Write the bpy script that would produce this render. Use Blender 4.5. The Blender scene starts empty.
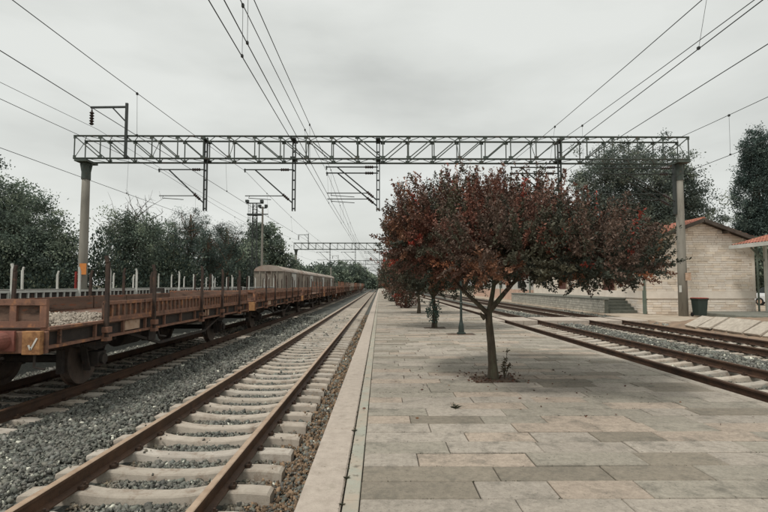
import bpy, math, random
import numpy as np
from mathutils import Vector
random.seed(7)
RNG = np.random.default_rng(11)
R = math.radians
scene = bpy.context.scene
COL = scene.collection

# ------------------------------------------------------------------ camera
CAM_H = 1.6            # above the island platform (z = 0)
F_PX = 501.0           # focal length in pixels of the 768 px wide photograph
VX, VY = 380.0, 285.0  # where the tracks vanish
cam_d = bpy.data.cameras.new('camera'); cam = bpy.data.objects.new('camera', cam_d); COL.objects.link(cam)
cam_d.sensor_width = 36.0; cam_d.lens = 36.0 * F_PX / 768.0
cam_d.clip_start = 0.05; cam_d.clip_end = 6000
cam.location = (0, 0, CAM_H)
cam.rotation_euler = (R(90) + math.atan((VY - 256) / F_PX), 0, -math.atan((384 - VX) / F_PX))
scene.camera = cam
scene.render.resolution_x = 1024; scene.render.resolution_y = 683

# ------------------------------------------------------------------ light: overcast sky and a weak veiled sun
SUN_EL, SUN_AZ = 60.0, 226.0       # azimuth clockwise from +Y (from the left, a little behind the camera)
world = bpy.data.worlds.new('World'); scene.world = world; world.use_nodes = True
wn, wl = world.node_tree.nodes, world.node_tree.links
wn.clear()
out = wn.new('ShaderNodeOutputWorld'); bg = wn.new('ShaderNodeBackground')
sky = wn.new('ShaderNodeTexSky'); sky.sky_type = 'NISHITA'; sky.sun_disc = False
sky.sun_elevation = R(SUN_EL); sky.sun_rotation = R(SUN_AZ); sky.air_density = 1.2; sky.dust_density = 3.0; sky.altitude = 0
tc = wn.new('ShaderNodeTexCoord'); mp = wn.new('ShaderNodeMapping'); mp.inputs['Scale'].default_value = (1.0, 1.0, 3.2)
mp.inputs['Location'].default_value = (2.35, 1.2, 0.6)
n1 = wn.new('ShaderNodeTexNoise'); n1.inputs['Scale'].default_value = 2.3; n1.inputs['Detail'].default_value = 7; n1.inputs['Roughness'].default_value = 0.5
n1.inputs['Distortion'].default_value = 0.15
cr = wn.new('ShaderNodeValToRGB')
cr.color_ramp.elements[0].position = 0.22; cr.color_ramp.elements[0].color = (3.9, 4.0, 3.8, 1)
cr.color_ramp.elements[1].position = 0.62; cr.color_ramp.elements[1].color = (5.6, 5.72, 5.45, 1)
e = cr.color_ramp.elements.new(0.45); e.color = (5.0, 5.12, 4.86, 1)
mx = wn.new('ShaderNodeMix'); mx.data_type = 'RGBA'; mx.inputs['Factor'].default_value = 0.95
wl.new(tc.outputs['Generated'], mp.inputs['Vector']); wl.new(mp.outputs['Vector'], n1.inputs['Vector'])
wl.new(n1.outputs['Fac'], cr.inputs['Fac'])
wl.new(sky.outputs['Color'], mx.inputs[6]); wl.new(cr.outputs['Color'], mx.inputs[7])
wl.new(mx.outputs[2], bg.inputs['Color']); bg.inputs['Strength'].default_value = 0.1
wl.new(bg.outputs['Background'], out.inputs['Surface'])
sd = bpy.data.lights.new('sun', 'SUN'); so = bpy.data.objects.new('sun', sd); COL.objects.link(so)
sd.energy = 1.5; sd.angle = R(10); sd.color = (1.0, 0.96, 0.9)
ce = math.cos(R(SUN_EL))
sdir = Vector((math.sin(R(SUN_AZ)) * ce, math.cos(R(SUN_AZ)) * ce, math.sin(R(SUN_EL))))
so.rotation_euler = sdir.to_track_quat('Z', 'Y').to_euler(); so.location = (0, -20, 40)
vs = scene.view_settings; vs.view_transform = 'Standard'; vs.look = 'None'; vs.exposure = 0.5; vs.gamma = 1.0; vs.use_curve_mapping = False
scene.render.engine = 'CYCLES'

# ------------------------------------------------------------------ helpers
def at(px, py, Y):
    """photo pixel at depth Y -> point"""
    return ((px - VX) / F_PX * Y, Y, CAM_H + (VY - py) / F_PX * Y)
def lin(r, g, b):
    f = lambda c: (c / 255 / 12.92) if c <= 10 else ((c / 255 + 0.055) / 1.055) ** 2.4
    return (f(r), f(g), f(b), 1)
def tag(o, label=None, cat=None, group=None, kind=None):
    if label: o['label'] = label
    if cat: o['category'] = cat
    if group: o['group'] = group
    if kind: o['kind'] = kind
    return o
def empty(name, loc=(0, 0, 0), rz=0, parent=None):
    o = bpy.data.objects.new(name, None); COL.objects.link(o); o.location = loc; o.rotation_euler = (0, 0, rz)
    o.empty_display_size = 0.2
    if parent: o.parent = parent
    return o
def link_mesh(name, me, parent=None, loc=None, rz=0):
    o = bpy.data.objects.new(name, me); COL.objects.link(o)
    if parent: o.parent = parent
    if loc is not None: o.location = loc
    if rz: o.rotation_euler = (0, 0, rz)
    return o
def kids(o): return [c for c in bpy.data.objects if c.parent == o]
def copy_tree(o, parent=None):
    c = o.copy(); COL.objects.link(c)
    c.parent = parent
    for ch in list(o.children): copy_tree(ch, c)
    return c

class MB:
    def __init__(s): s.v = []; s.f = []; s.t = []
    def box(s, x0, x1, y0, y1, z0, z1, tint=None):
        n = len(s.v)
        s.v += [(x0, y0, z0), (x1, y0, z0), (x1, y1, z0), (x0, y1, z0), (x0, y0, z1), (x1, y0, z1), (x1, y1, z1), (x0, y1, z1)]
        fs = [(0, 3, 2, 1), (4, 5, 6, 7), (0, 1, 5, 4), (1, 2, 6, 5), (2, 3, 7, 6), (3, 0, 4, 7)]
        s.f += [tuple(i + n for i in f) for f in fs]
        s.t += [tint] * 6
        return s
    def slab(s, x0, x1, y0, y1, z0, z1, c=0.006, tint=None):
        """box with a chamfered top edge"""
        n = len(s.v)
        for (d, z) in ((0, z0), (0, z1 - c), (c, z1)):
            s.v += [(x0 + d, y0 + d, z), (x1 - d, y0 + d, z), (x1 - d, y1 - d, z), (x0 + d, y1 - d, z)]
        for k in (0, 4):
            for i in range(4):
                j = (i + 1) % 4
                s.f.append((n + k + i, n + k + j, n + k + 4 + j, n + k + 4 + i)); s.t.append(tint)
        s.f.append((n + 8, n + 9, n + 10, n + 11)); s.t.append(tint)
        return s
    def obox(s, p, q, w, h, up=(0, 0, 1), tint=None):
        """bar from p to q, section w (sideways) x h (up)"""
        p, q = Vector(p), Vector(q); d = (q - p).normalized(); up = Vector(up)
        if abs(d.dot(up)) > 0.99: up = Vector((0, 1, 0))
        a = d.cross(up).normalized() * (w / 2); b = a.cross(d).normalized() * (h / 2)
        n = len(s.v)
        for c in (p, q): s.v += [tuple(c - a - b), tuple(c + a - b), tuple(c + a + b), tuple(c - a + b)]
        fs = [(3, 2, 1, 0), (4, 5, 6, 7), (0, 1, 5, 4), (1, 2, 6, 5), (2, 3, 7, 6), (3, 0, 4, 7)]
        s.f += [tuple(i + n for i in f) for f in fs]; s.t += [tint] * 6
        return s
    def tube(s, pts, radii, n=8, cap=True, tint=None):
        pts = [Vector(p) for p in pts]
        if not hasattr(radii, '__len__'): radii = [radii] * len(pts)
        base = len(s.v); ref = Vector((0.3, 0.2, 0.93))
        for i, p in enumerate(pts):
            d = (pts[min(i + 1, len(pts) - 1)] - pts[max(i - 1, 0)])
            d = d.normalized() if d.length > 1e-9 else Vector((0, 0, 1))
            r0 = ref if abs(d.dot(ref)) < 0.95 else Vector((1, 0, 0))
            a = d.cross(r0).normalized(); b = d.cross(a).normalized()
            if i == 0: a0, b0 = a, b
            else:
                a = (a0 - d * a0.dot(d)).normalized(); b = d.cross(a).normalized(); a0 = a
            for k in range(n):
                t = 2 * math.pi * k / n
                s.v.append(tuple(p + (a * math.cos(t) + b * math.sin(t)) * radii[i]))
        for i in range(len(pts) - 1):
            for k in range(n):
                k2 = (k + 1) % n
                s.f.append((base + i * n + k, base + i * n + k2, base + (i + 1) * n + k2, base + (i + 1) * n + k)); s.t.append(tint)
        if cap:
            s.f.append(tuple(base + k for k in reversed(range(n)))); s.t.append(tint)
            s.f.append(tuple(base + (len(pts) - 1) * n + k for k in range(n))); s.t.append(tint)
        return s
    def loft(s, rings, cap=True, tint=None, closed=True):
        """rings: lists of points with equal count"""
        base = len(s.v); n = len(rings[0])
        for r in rings: s.v += [tuple(p) for p in r]
        for i in range(len(rings) - 1):
            for k in range(n if closed else n - 1):
                k2 = (k + 1) % n
                s.f.append((base + i * n + k, base + i * n + k2, base + (i + 1) * n + k2, base + (i + 1) * n + k)); s.t.append(tint)
        if cap:
            s.f.append(tuple(base + k for k in reversed(range(n)))); s.t.append(tint)
            s.f.append(tuple(base + (len(rings) - 1) * n + k for k in range(n))); s.t.append(tint)
        return s
    def poly(s, pts, tint=None):
        n = len(s.v); s.v += [tuple(p) for p in pts]; s.f.append(tuple(range(n, n + len(pts)))); s.t.append(tint); return s
    def mesh(s, name, mat, smooth=False):
        me = bpy.data.meshes.new(name); me.from_pydata(s.v, [], s.f); me.update()
        import bmesh
        bm = bmesh.new(); bm.from_mesh(me); bmesh.ops.recalc_face_normals(bm, faces=bm.faces); bm.to_mesh(me); bm.free()
        if mat: me.materials.append(mat)
        if any(t is not None for t in s.t):
            at_ = me.attributes.new('tint', 'FLOAT_COLOR', 'FACE')
            at_.data.foreach_set('color', np.array([(t if t is not None else (1, 1, 1, 1)) for t in s.t], dtype=np.float32).ravel())
        if smooth: me.polygons.foreach_set('use_smooth', [True] * len(me.polygons))
        return me
    def build(s, name, mat, parent=None, bevel=0, smooth=False, loc=None, kind=None):
        o = link_mesh(name, s.mesh(name, mat, smooth), parent, loc)
        if bevel:
            m = o.modifiers.new('bevel', 'BEVEL'); m.width = bevel; m.segments = 1; m.limit_method = 'ANGLE'; m.angle_limit = R(40)
        if kind: o['kind'] = kind
        return o

def arr_mesh(name, V, F, mat, tint=None, smooth=False):
    """fast mesh from numpy arrays, F is (M,k)"""
    me = bpy.data.meshes.new(name)
    M, k = F.shape
    me.vertices.add(len(V)); me.vertices.foreach_set('co', np.ascontiguousarray(V, dtype=np.float32).ravel())
    me.loops.add(M * k); me.loops.foreach_set('vertex_index', np.ascontiguousarray(F, dtype=np.int32).ravel())
    me.polygons.add(M); me.polygons.foreach_set('loop_start', np.arange(0, M * k, k, dtype=np.int32))
    if smooth: me.polygons.foreach_set('use_smooth', np.ones(M, dtype=bool))
    me.update(calc_edges=True)
    if tint is not None:
        a = me.attributes.new('tint', 'FLOAT_COLOR', 'FACE'); a.data.foreach_set('color', np.ascontiguousarray(tint, dtype=np.float32).ravel())
    if mat: me.materials.append(mat)
    return me

def mat(name, c1, c2=None, scale=3.0, rough=0.8, bump=0.0, bscale=30.0, tint=False, c3=None, c3scale=1.2, c3lo=0.55, c3hi=0.7,
        metal=0.0, stretch=None, spec=0.3, c4=None, c4scale=14.0, c4lo=0.62, c4hi=0.7, translucent=0.0, det=5, nro=0.6, nlo=0.33, nhi=0.67):
    m = bpy.data.materials.new(name); m.use_nodes = True
    N, L = m.node_tree.nodes, m.node_tree.links
    b = N['Principled BSDF']; b.inputs['Roughness'].default_value = rough; b.inputs['Metallic'].default_value = metal
    b.inputs['Specular IOR Level'].default_value = spec
    g = N.new('ShaderNodeNewGeometry'); vec = g.outputs['Position']
    if stretch:
        mpn = N.new('ShaderNodeMapping'); mpn.inputs['Scale'].default_value = stretch
        L.new(vec, mpn.inputs['Vector']); vec = mpn.outputs['Vector']
    def noise(sc, det=5, ro=0.6):
        n = N.new('ShaderNodeTexNoise'); n.inputs['Scale'].default_value = sc; n.inputs['Detail'].default_value = det; n.inputs['Roughness'].default_value = ro
        L.new(vec, n.inputs['Vector']); return n.outputs['Fac']
    def mix(f, a, bb, mode='MIX'):
        x = N.new('ShaderNodeMix'); x.data_type = 'RGBA'; x.blend_type = mode
        for k, v in ((0, f), (6, a), (7, bb)):
            if hasattr(v, 'is_linked') or isinstance(v, bpy.types.NodeSocket): L.new(v, x.inputs[k])
            else: x.inputs[k].default_value = v
        return x.outputs[2]
    def ramp(f, lo, hi):
        x = N.new('ShaderNodeMapRange'); x.inputs['From Min'].default_value = lo; x.inputs['From Max'].default_value = hi
        L.new(f, x.inputs['Value']); return x.outputs['Result']
    if c2 is None: c2 = tuple(x * 0.75 for x in c1[:3]) + (1,)
    col = mix(ramp(noise(scale, det, nro), nlo, nhi), c1, c2)
    if tint:
        a = N.new('ShaderNodeAttribute'); a.attribute_name = 'tint'
        col = mix(1.0, col, a.outputs['Color'], 'MULTIPLY')
    if c3: col = mix(ramp(noise(c3scale, max(6, det), max(0.65, nro)), c3lo, c3hi), col, c3)
    if c4: col = mix(ramp(noise(c4scale, 3, 0.5), c4lo, c4hi), col, c4)
    L.new(col, b.inputs['Base Color'])
    if bump:
        bp = N.new('ShaderNodeBump'); bp.inputs['Strength'].default_value = bump; bp.inputs['Distance'].default_value = 0.02
        L.new(noise(bscale, 6, 0.7), bp.inputs['Height']); L.new(bp.outputs['Normal'], b.inputs['Normal'])
    if translucent:
        tr = N.new('ShaderNodeBsdfTranslucent'); L.new(col, tr.inputs['Color'])
        ms = N.new('ShaderNodeMixShader'); ms.inputs[0].default_value = translucent
        L.new(b.outputs[0], ms.inputs[1]); L.new(tr.outputs[0], ms.inputs[2])
        L.new(ms.outputs[0], N['Material Output'].inputs['Surface'])
    return m

W1 = (1, 1, 1, 1)
M = dict(
    ground=mat('ground', lin(105, 98, 82), lin(88, 84, 70), 0.5, 0.95, 0.6, 6, c3=lin(72, 78, 52), c3scale=0.25, c3lo=0.5, c3hi=0.62),
    pave=mat('paving_stone', lin(184, 174, 161), lin(146, 138, 127), 14, 0.85, 0.5, 70, tint=True, c3=lin(100, 97, 88), c3scale=2.4, c3lo=0.5, c3hi=0.72, c4=lin(92, 88, 79), c4scale=40, c4lo=0.6, c4hi=0.8, det=10, nro=0.78),
    coping=mat('coping_stone', lin(190, 178, 165), lin(164, 152, 140), 9, 0.85, 0.4, 60, det=10, nro=0.75, c3=lin(140, 130, 116), c3scale=3.0, c3lo=0.56, c3hi=0.74, c4=lin(120, 112, 98), c4scale=22, c4lo=0.68, c4hi=0.76),
    strip=mat('faded_paint', lin(166, 166, 153), lin(152, 150, 137), 2.5, 0.8, 0.3, 50, c3=lin(172, 160, 144), c3scale=3.5, c3lo=0.4, c3hi=0.62, c4=lin(112, 106, 94), c4scale=12, c4lo=0.6, c4hi=0.72),
    joint=mat('joint_dirt', lin(50, 47, 39), lin(36, 35, 30), 5, 0.95, 0.4, 60),
    soil=mat('pit_soil', lin(116, 98, 84), lin(82, 70, 60), 8, 0.95, 0.8, 40),
    sleeper=mat('concrete_sleeper', lin(194, 186, 174), lin(168, 159, 148), 3, 0.85, 0.3, 60, c3=lin(128, 110, 94), c3scale=4.5, c3lo=0.52, c3hi=0.7, tint=True, det=9, nro=0.72),
    rail=mat('rusty_rail', lin(96, 71, 54), lin(70, 53, 42), 4, 0.6, 0.25, 60, c3=lin(60, 46, 38), c3scale=6, c3lo=0.55, c3hi=0.75),
    railtop=mat('worn_rail_head', lin(190, 166, 142), lin(160, 134, 110), 6, 0.45, 0.1, 40, metal=0.2, spec=0.5),
    rail_dark=mat('dark_rail', lin(84, 62, 48), lin(60, 46, 38), 4, 0.65, 0.25, 60),
    clip=mat('rail_clip', lin(74, 56, 44), lin(52, 42, 36), 20, 0.7),
    ballast=mat('ballast_bed', lin(96, 97, 91), lin(72, 74, 70), 18, 0.95, 1.0, 22, c3=lin(112, 110, 102), c3scale=26, c3lo=0.58, c3hi=0.66),
    stone=mat('ballast_stone', lin(126, 126, 119), lin(106, 107, 101), 9, 0.9, 0.3, 120, tint=True),
    steel=mat('grey_green_steel', lin(84, 92, 85), lin(62, 70, 65), 4, 0.6, spec=0.35, c3=lin(92, 78, 66), c3scale=5, c3lo=0.55, c3hi=0.7),
    steel_dark=mat('dark_steel', lin(58, 64, 61), lin(46, 50, 48), 5, 0.55, spec=0.4),
    insul=mat('brown_insulator', lin(62, 50, 46), lin(48, 42, 40), 10, 0.35, spec=0.5),
    wire=mat('wire', lin(60, 62, 60), lin(50, 52, 50), 1, 0.6),
    pole=mat('pole_concrete', lin(150, 146, 136), lin(130, 126, 118), 1.2, 0.85, 0.2, 40, stretch=(3, 3, 0.5), c3=lin(112, 108, 100), c3scale=1.5),
    rust=mat('rusty_red', lin(146, 108, 90), lin(116, 88, 75), 2.5, 0.8, 0.4, 50, c3=lin(78, 62, 54), c3scale=3, c3lo=0.52, c3hi=0.66, c4=lin(172, 122, 88), c4scale=7, c4lo=0.56, c4hi=0.7, det=9, nro=0.72),
    rust_orange=mat('rust_orange', lin(184, 140, 96), lin(156, 112, 78), 9, 0.8, 0.3, 60, c3=lin(110, 76, 54), c3scale=5, c3lo=0.52, c3hi=0.7),
    rust_brown=mat('brown_board', lin(124, 100, 86), lin(98, 81, 71), 2, 0.85, 0.4, 40, stretch=(1, 0.4, 2.5), c3=lin(62, 52, 46), c3scale=3, c3lo=0.5, c3hi=0.7, c4=lin(140, 86, 62), c4scale=5, c4lo=0.6, c4hi=0.72),
    stake=mat('dark_stake', lin(80, 66, 58), lin(58, 50, 46), 5, 0.85, 0.3, 50, c3=lin(112, 80, 62), c3scale=6, c3lo=0.58, c3hi=0.72),
    underframe=mat('underframe_black', lin(70, 63, 58), lin(52, 48, 46), 6, 0.85, 0.3, 50, c3=lin(92, 66, 52), c3scale=4, c3lo=0.58, c3hi=0.75),
    wheel=mat('wheel_steel', lin(98, 84, 75), lin(70, 63, 58), 5, 0.6, 0.2, 60, c3=lin(96, 72, 58), c3scale=3),
    plate=mat('faded_plate', lin(190, 166, 146), lin(170, 140, 116), 6, 0.8, 0.2, 60, c3=lin(130, 90, 66), c3scale=7),
    pinkred=mat('buffer_red', lin(166, 108, 96), lin(128, 88, 78), 6, 0.7, 0.2, 60),
    white=mat('weathered_white_paint', lin(206, 206, 200), lin(182, 182, 174), 2, 0.8, 0.2, 40, c3=lin(130, 112, 98), c3scale=2.5, c3lo=0.62, c3hi=0.75),
    whitemark=mat('chalk_mark', lin(225, 222, 214), lin(200, 196, 188), 8, 0.9),
    van=mat('grey_van', lin(150, 142, 130), lin(124, 116, 106), 1.2, 0.85, 0.2, 30, c3=lin(104, 88, 76), c3scale=1.2),
    van_roof=mat('van_roof', lin(176, 166, 156), lin(150, 136, 124), 0.8, 0.8, c3=lin(150, 112, 92), c3scale=0.5),
    rubble=mat('pale_gravel', lin(190, 180, 167), lin(150, 141, 130), 14, 0.9, 0.3, 60, tint=True),
    mortar=mat('pale_mortar', lin(224, 211, 198), lin(208, 195, 181), 3, 0.9, 0.3, 40),
    brick=mat('stone_brick', lin(238, 228, 215), lin(224, 212, 198), 2.5, 0.9, 0.3, 40, tint=True),
    band=mat('plaster_band', lin(236, 225, 211), lin(222, 210, 196), 2, 0.9, 0.2, 30),
    white_wall=mat('white_plaster', lin(206, 204, 198), lin(188, 186, 180), 1, 0.9, 0.2, 30, c3=lin(168, 162, 152), c3scale=0.8),
    pink_wall=mat('pink_plinth', lin(206, 176, 158), lin(188, 158, 140), 2, 0.9, 0.2, 30),
    grey_stone=mat('grey_dock_block', lin(190, 186, 175), lin(166, 163, 153), 4, 0.9, 0.3, 40, tint=True),
    dock_top=mat('dock_concrete', lin(128, 128, 118), lin(108, 109, 101), 3, 0.9, 0.3, 40),
    step=mat('grey_green_step', lin(106, 107, 98), lin(86, 89, 81), 4, 0.9, 0.3, 40),  # steps and dock side wall, darker grey-green than the block face
    pavement=mat('station_pavement', lin(186, 172, 154), lin(164, 152, 136), 1.2, 0.9, 0.3, 30, c3=lin(140, 122, 104), c3scale=0.6, c3lo=0.48, c3hi=0.65),
    dirt=mat('brown_dirt', lin(150, 128, 108), lin(126, 108, 92), 2, 0.95, 0.7, 14, c3=lin(104, 96, 84), c3scale=1.5),
    slabs=mat('bleached_slab', lin(192, 182, 169), lin(164, 154, 142), 8, 0.9, 0.3, 40, tint=True),
    tile=mat('clay_tile', lin(178, 116, 96), lin(150, 98, 82), 3, 0.8, 0.2, 40, tint=True),
    tile_plain=mat('clay_ridge', lin(178, 116, 96), lin(150, 98, 82), 3, 0.8, 0.2, 40),
    wood=mat('eave_timber', lin(92, 84, 76), lin(72, 66, 60), 3, 0.85, 0.2, 40),
    door=mat('red_brown_door', lin(104, 68, 58), lin(90, 58, 50), 3, 0.6, 0.1, 40),
    frame=mat('pale_frame', lin(176, 160, 140), lin(160, 144, 124), 3, 0.7),
    glass=mat('dark_glass', lin(60, 66, 68), lin(48, 54, 56), 1, 0.12, spec=0.6),
    pipe=mat('green_downpipe', lin(112, 122, 110), lin(96, 106, 96), 3, 0.6),
    bin=mat('green_bin_plastic', lin(46, 58, 53), lin(40, 50, 46), 3, 0.5, spec=0.4),
    binlid=mat('red_bin_lid', lin(150, 62, 52), lin(130, 54, 46), 3, 0.5),
    lamp=mat('dark_green_iron', lin(44, 56, 50), lin(34, 44, 40), 5, 0.5, spec=0.5),
    lampglass=mat('lamp_glass', lin(206, 204, 192), lin(190, 188, 176), 2, 0.2, spec=0.5),
    sign=mat('orange_sign', lin(214, 138, 74), lin(196, 120, 62), 6, 0.6),
    redpaint=mat('red_paint', lin(150, 52, 46), lin(124, 44, 40), 4, 0.6),
    bark=mat('bark', lin(98, 88, 74), lin(70, 63, 54), 7, 0.95, 0.9, 26, stretch=(2, 2, 0.6), c3=lin(98, 104, 84), c3scale=2.5),
    bark_dark=mat('dark_bark', lin(86, 76, 66), lin(64, 57, 50), 5, 0.95, 0.8, 20, stretch=(2, 2, 0.5)),
    bark_pine=mat('pine_bark', lin(140, 110, 90), lin(104, 82, 68), 4, 0.95, 0.8, 20, stretch=(2, 2, 0.5)),
    leaf=mat('leaf', W1, (0.8, 0.8, 0.8, 1), 3, 0.6, tint=True, spec=0.25, translucent=0.12),
    leaf_far=mat('far_leaf', W1, (0.85, 0.85, 0.85, 1), 3, 0.6, tint=True, spec=0.25, translucent=0.3),
    carwhite=mat('car_paint', lin(214, 216, 218), lin(206, 208, 210), 1, 0.3, spec=0.5),
    tyre=mat('tyre', lin(38, 38, 38), lin(32, 32, 32), 5, 0.85),
)
# ------------------------------------------------------------------ levels (metres)
RT1 = -0.28            # rail top of the tracks left of the platform
RT2 = -0.02            # rail top of the tracks right of the platform
XW0, XW, X1, X2, X3 = -11.0, -6.45, -2.34, 6.57, 10.45    # track centres: far left wagons, near wagons, main, right, by the station
PL, PJ0, PJ1, PS, PR = -0.61, -0.285, -0.270, -0.150, 5.28    # platform: edge, joint, strip, paving, right edge

# ground: one sheet to the horizon, lower under the tracks
prof = [(-3000, -0.66), (-60, -0.66), (-14, -0.64), (-0.45, -0.66), (1.5, -0.6), (4.5, -0.5), (5.3, -0.42), (12.0, -0.42), (12.5, -0.12), (13, -0.06), (60, -0.06), (3000, -0.06)]
g = MB()
ys = [-150, 0, 60, 200, 3500]
g.loft([[(x, y, z) for x, z in prof] for y in ys], cap=False, closed=False)
tag(g.build('ground', M['ground']), kind='structure')

# ------------------------------------------------------------------ island platform
pf = empty('island_platform', (0, 0, 0)); tag(pf, kind='structure')
b = MB(); b.box(PL + 0.03, PR - 0.02, -6, 230, -0.62, -0.028); b.build('platform_core', M['joint'], pf)
def slab_tint0(r): k = r.uniform(0.92, 1.06); return (k, k, k * 0.99, 1)
# long coping stones along both edges
y = -6.0; rnd = random.Random(3)
far = MB()
while y < 230:
    ln = rnd.uniform(1.7, 2.3)
    z = rnd.uniform(-0.003, 0.003)
    if y < 34: MB().slab(PL, PJ0, y + 0.004, y + ln - 0.004, -0.30, z, 0.012).build('coping_stone', M['coping'], pf)
    else: far.slab(PL, PJ0, y + 0.004, y + ln - 0.004, -0.30, z, 0.012)
    y += ln
y = -6.0
while y < 230:
    ln = rnd.uniform(1.5, 2.1)
    if y < 30: MB().slab(PR - 0.20, PR, y + 0.004, y + ln - 0.004, -0.30, rnd.uniform(-0.003, 0.003), 0.012, slab_tint0(rnd)).build('coping_stone', M['pave'], pf)
    else: far.slab(PR - 0.20, PR, y + 0.004, y + ln - 0.004, -0.30, 0, 0.012)
    y += ln
far.build('coping_stone', M['coping'], pf, kind='stuff')
# narrow strip with faded paint
y = -6.0; far = MB()
while y < 230:
    ln = rnd.uniform(0.5, 1.1); 
    if y < 18: MB().slab(PJ1, PS - 0.003, y + 0.003, y + ln - 0.003, -0.2, rnd.uniform(-0.003, 0.003), 0.005).build('border_slab', M['strip'], pf)
    else: far.slab(PJ1, PS - 0.003, y + 0.003, y + ln - 0.003, -0.2, 0, 0.005)
    y += ln
far.build('border_slab', M['strip'], pf, kind='stuff')

ROW = 0.342
PITS = [  # x0, x1, first row y, rows
    (1.58, 2.32, 3.85 + ROW * 13, 2),      # main tree
    (1.65, 2.45, 3.85 + ROW * 43, 2),      # second tree, y 18.6
    (2.2, 3.1, 3.85 + ROW * 36, 2),        # lamp post, y 16.2
    (1.75, 2.7, 3.85 + ROW * 71, 2)]       # third tree y 28.1
def slab_tint(r):
    u = r.random()
    if u < 0.44: c = (1.0, 1.0, 1.0)
    elif u < 0.64: c = (1.05, 0.98, 0.935)
    elif u < 0.88: c = (0.85, 0.87, 0.85)
    else: c = (0.66, 0.65, 0.61)
    k = r.uniform(0.90, 1.08)
    return tuple(x * k for x in c) + (1,)
slabs = []
r_ = random.Random(21)
row = -12
while True:
    y0 = 3.85 + row * ROW
    if y0 > 120: break
    segs = [(PS, PR - 0.212)]
    for (a, bb, py, n) in PITS:
        if py - 0.01 <= y0 < py + ROW * n - 0.01:
            ns = []
            for (s0, s1) in segs: ns += [(s0, a), (bb, s1)]
            segs = [s for s in ns if s[1] - s[0] > 0.08]
    for (s0, s1) in segs:
        x = s0; first = r_.uniform(0.35, 1.25)
        while x < s1 - 1e-6:
            w = first if x == s0 else r_.choice([0.62, 0.72, 0.82, 0.92, 1.02, 1.15]) * r_.uniform(0.94, 1.06)
            x2 = min(x + w, s1)
            if s1 - x2 < 0.3: x2 = s1
            g0, g1, g2, g3 = r_.uniform(0.002, 0.007), r_.uniform(0.002, 0.007), r_.uniform(0.002, 0.010), r_.uniform(0.002, 0.010); slabs.append((x + g0, x2 - g1, y0 + g2, y0 + ROW - g3, r_.uniform(-0.006, 0.005), slab_tint(r_), r_.uniform(-0.003, 0.003)))
            x = x2
    row += 1
def seen(s):
    yy = max(s[3], 0.1)
    if yy < 2.9: return -1
    xl, xr = -0.775 * yy, 0.775 * yy
    if s[0] > xr or s[1] < xl: return -1
    return (s[1] - s[0]) / yy * 1.6 / yy / yy * 0.34
order = sorted(range(len(slabs)), key=lambda i: -seen(slabs[i]))
near = set(order[:300])
far = MB()
for i, (a, bb, c, d, z, t, tilt) in enumerate(slabs):
    if i in near: MB().slab(a, bb, c, d, -0.06, z, 0.007, t).build('paving_slab', M['pave'], pf)
    else: far.slab(a, bb, c, d, -0.06, z, 0.006, t)
far.slab(PS, PR - 0.212, 120.1, 230, -0.06, 0.0, 0.006, (0.96, 0.96, 0.95, 1))
far.build('paving_slab', M['pave'], pf, kind='stuff')
# soil in the tree pits
for i, (a, bb, py, n) in enumerate(PITS):
    N_ = 14; V = []; 
    pb = MB(); rr = random.Random(i)
    for j in range(N_ + 1):
        for k in range(N_ + 1):
            u, v = k / N_, j / N_
            e_ = min(u, 1 - u, v, 1 - v) * 4
            pb.v.append((a + (bb - a) * u, py + n * ROW * v, -0.028 + 0.02 * min(1, e_) + rr.uniform(-0.008, 0.008) * min(1, e_)))
    for j in range(N_):
        for k in range(N_):
            q = j * (N_ + 1) + k; pb.f.append((q, q + 1, q + N_ + 2, q + N_ + 1)); pb.t.append(None)
    pb.build('tree_pit_soil', M['soil'], pf)

# ------------------------------------------------------------------ tracks
def rail_rings(xc, zt, ys):
    hw, fw = 0.036, 0.075
    p = [(-fw, -0.172), (fw, -0.172), (fw, -0.160), (0.012, -0.140), (0.010, -0.045), (hw, -0.034), (hw, -0.006), (hw - 0.008, 0.0), (-hw + 0.008, 0.0), (-hw, -0.006), (-hw, -0.034), (-0.010, -0.045), (-0.012, -0.140), (-fw, -0.160)]
    return [[(xc + a, y, zt + c) for a, c in p] for y in ys]
def rail(xc, zt, y0, y1, parent, m, mtop):
    b = MB(); b.loft(rail_rings(xc, zt, [y0, 10, 25, 60, 120, y1]))
    o = b.build('rail', m, parent)
    o.data.materials.append(mtop)
    for p in o.data.polygons:
        if p.normal.z > 0.6 and p.center.z > zt - 0.01: p.material_index = 1
    return o
def sleeper_mesh(name='sleeper', k=0):
    b = MB(); L2 = 1.25; rr = random.Random(k)
    st = [(-L2, -0.035), (-L2 + 0.03, -0.018), (-1.0, 0.0), (-0.62, 0.0), (-0.45, -0.028), (-0.25, -0.045), (0, -0.048), (0.25, -0.045), (0.45, -0.028), (0.62, 0.0), (1.0, 0.0), (L2 - 0.03, -0.018), (L2, -0.035)]
    rings = []
    for x, dz in st:
        dz += rr.uniform(-0.004, 0.004); w = 0.094 - (0.008 if abs(x) < 0.5 else 0) + rr.uniform(-0.003, 0.003)
        rings.append([(x, -0.132, -0.2), (x, 0.132, -0.2), (x, w + 0.012, dz - 0.016), (x, w, dz), (x, -w, dz), (x, -w - 0.012, dz - 0.016)])
    b.loft(rings)
    me = b.mesh(name, M['sleeper'])
    return me
SLM = [sleeper_mesh(k=k) for k in range(5)]
def tint_mesh(me, t):
    a = me.attributes.new('tint', 'FLOAT_COLOR', 'FACE'); a.data.foreach_set('color', np.tile(np.array(t, dtype=np.float32), len(me.polygons)))
for k, me in enumerate(SLM):
    tint_mesh(me, [(1, 1, 1, 1), (0.93, 0.93, 0.92, 1), (1.05, 1.02, 0.98, 1), (0.88, 0.86, 0.83, 1), (0.98, 0.95, 0.92, 1)][k])
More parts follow.
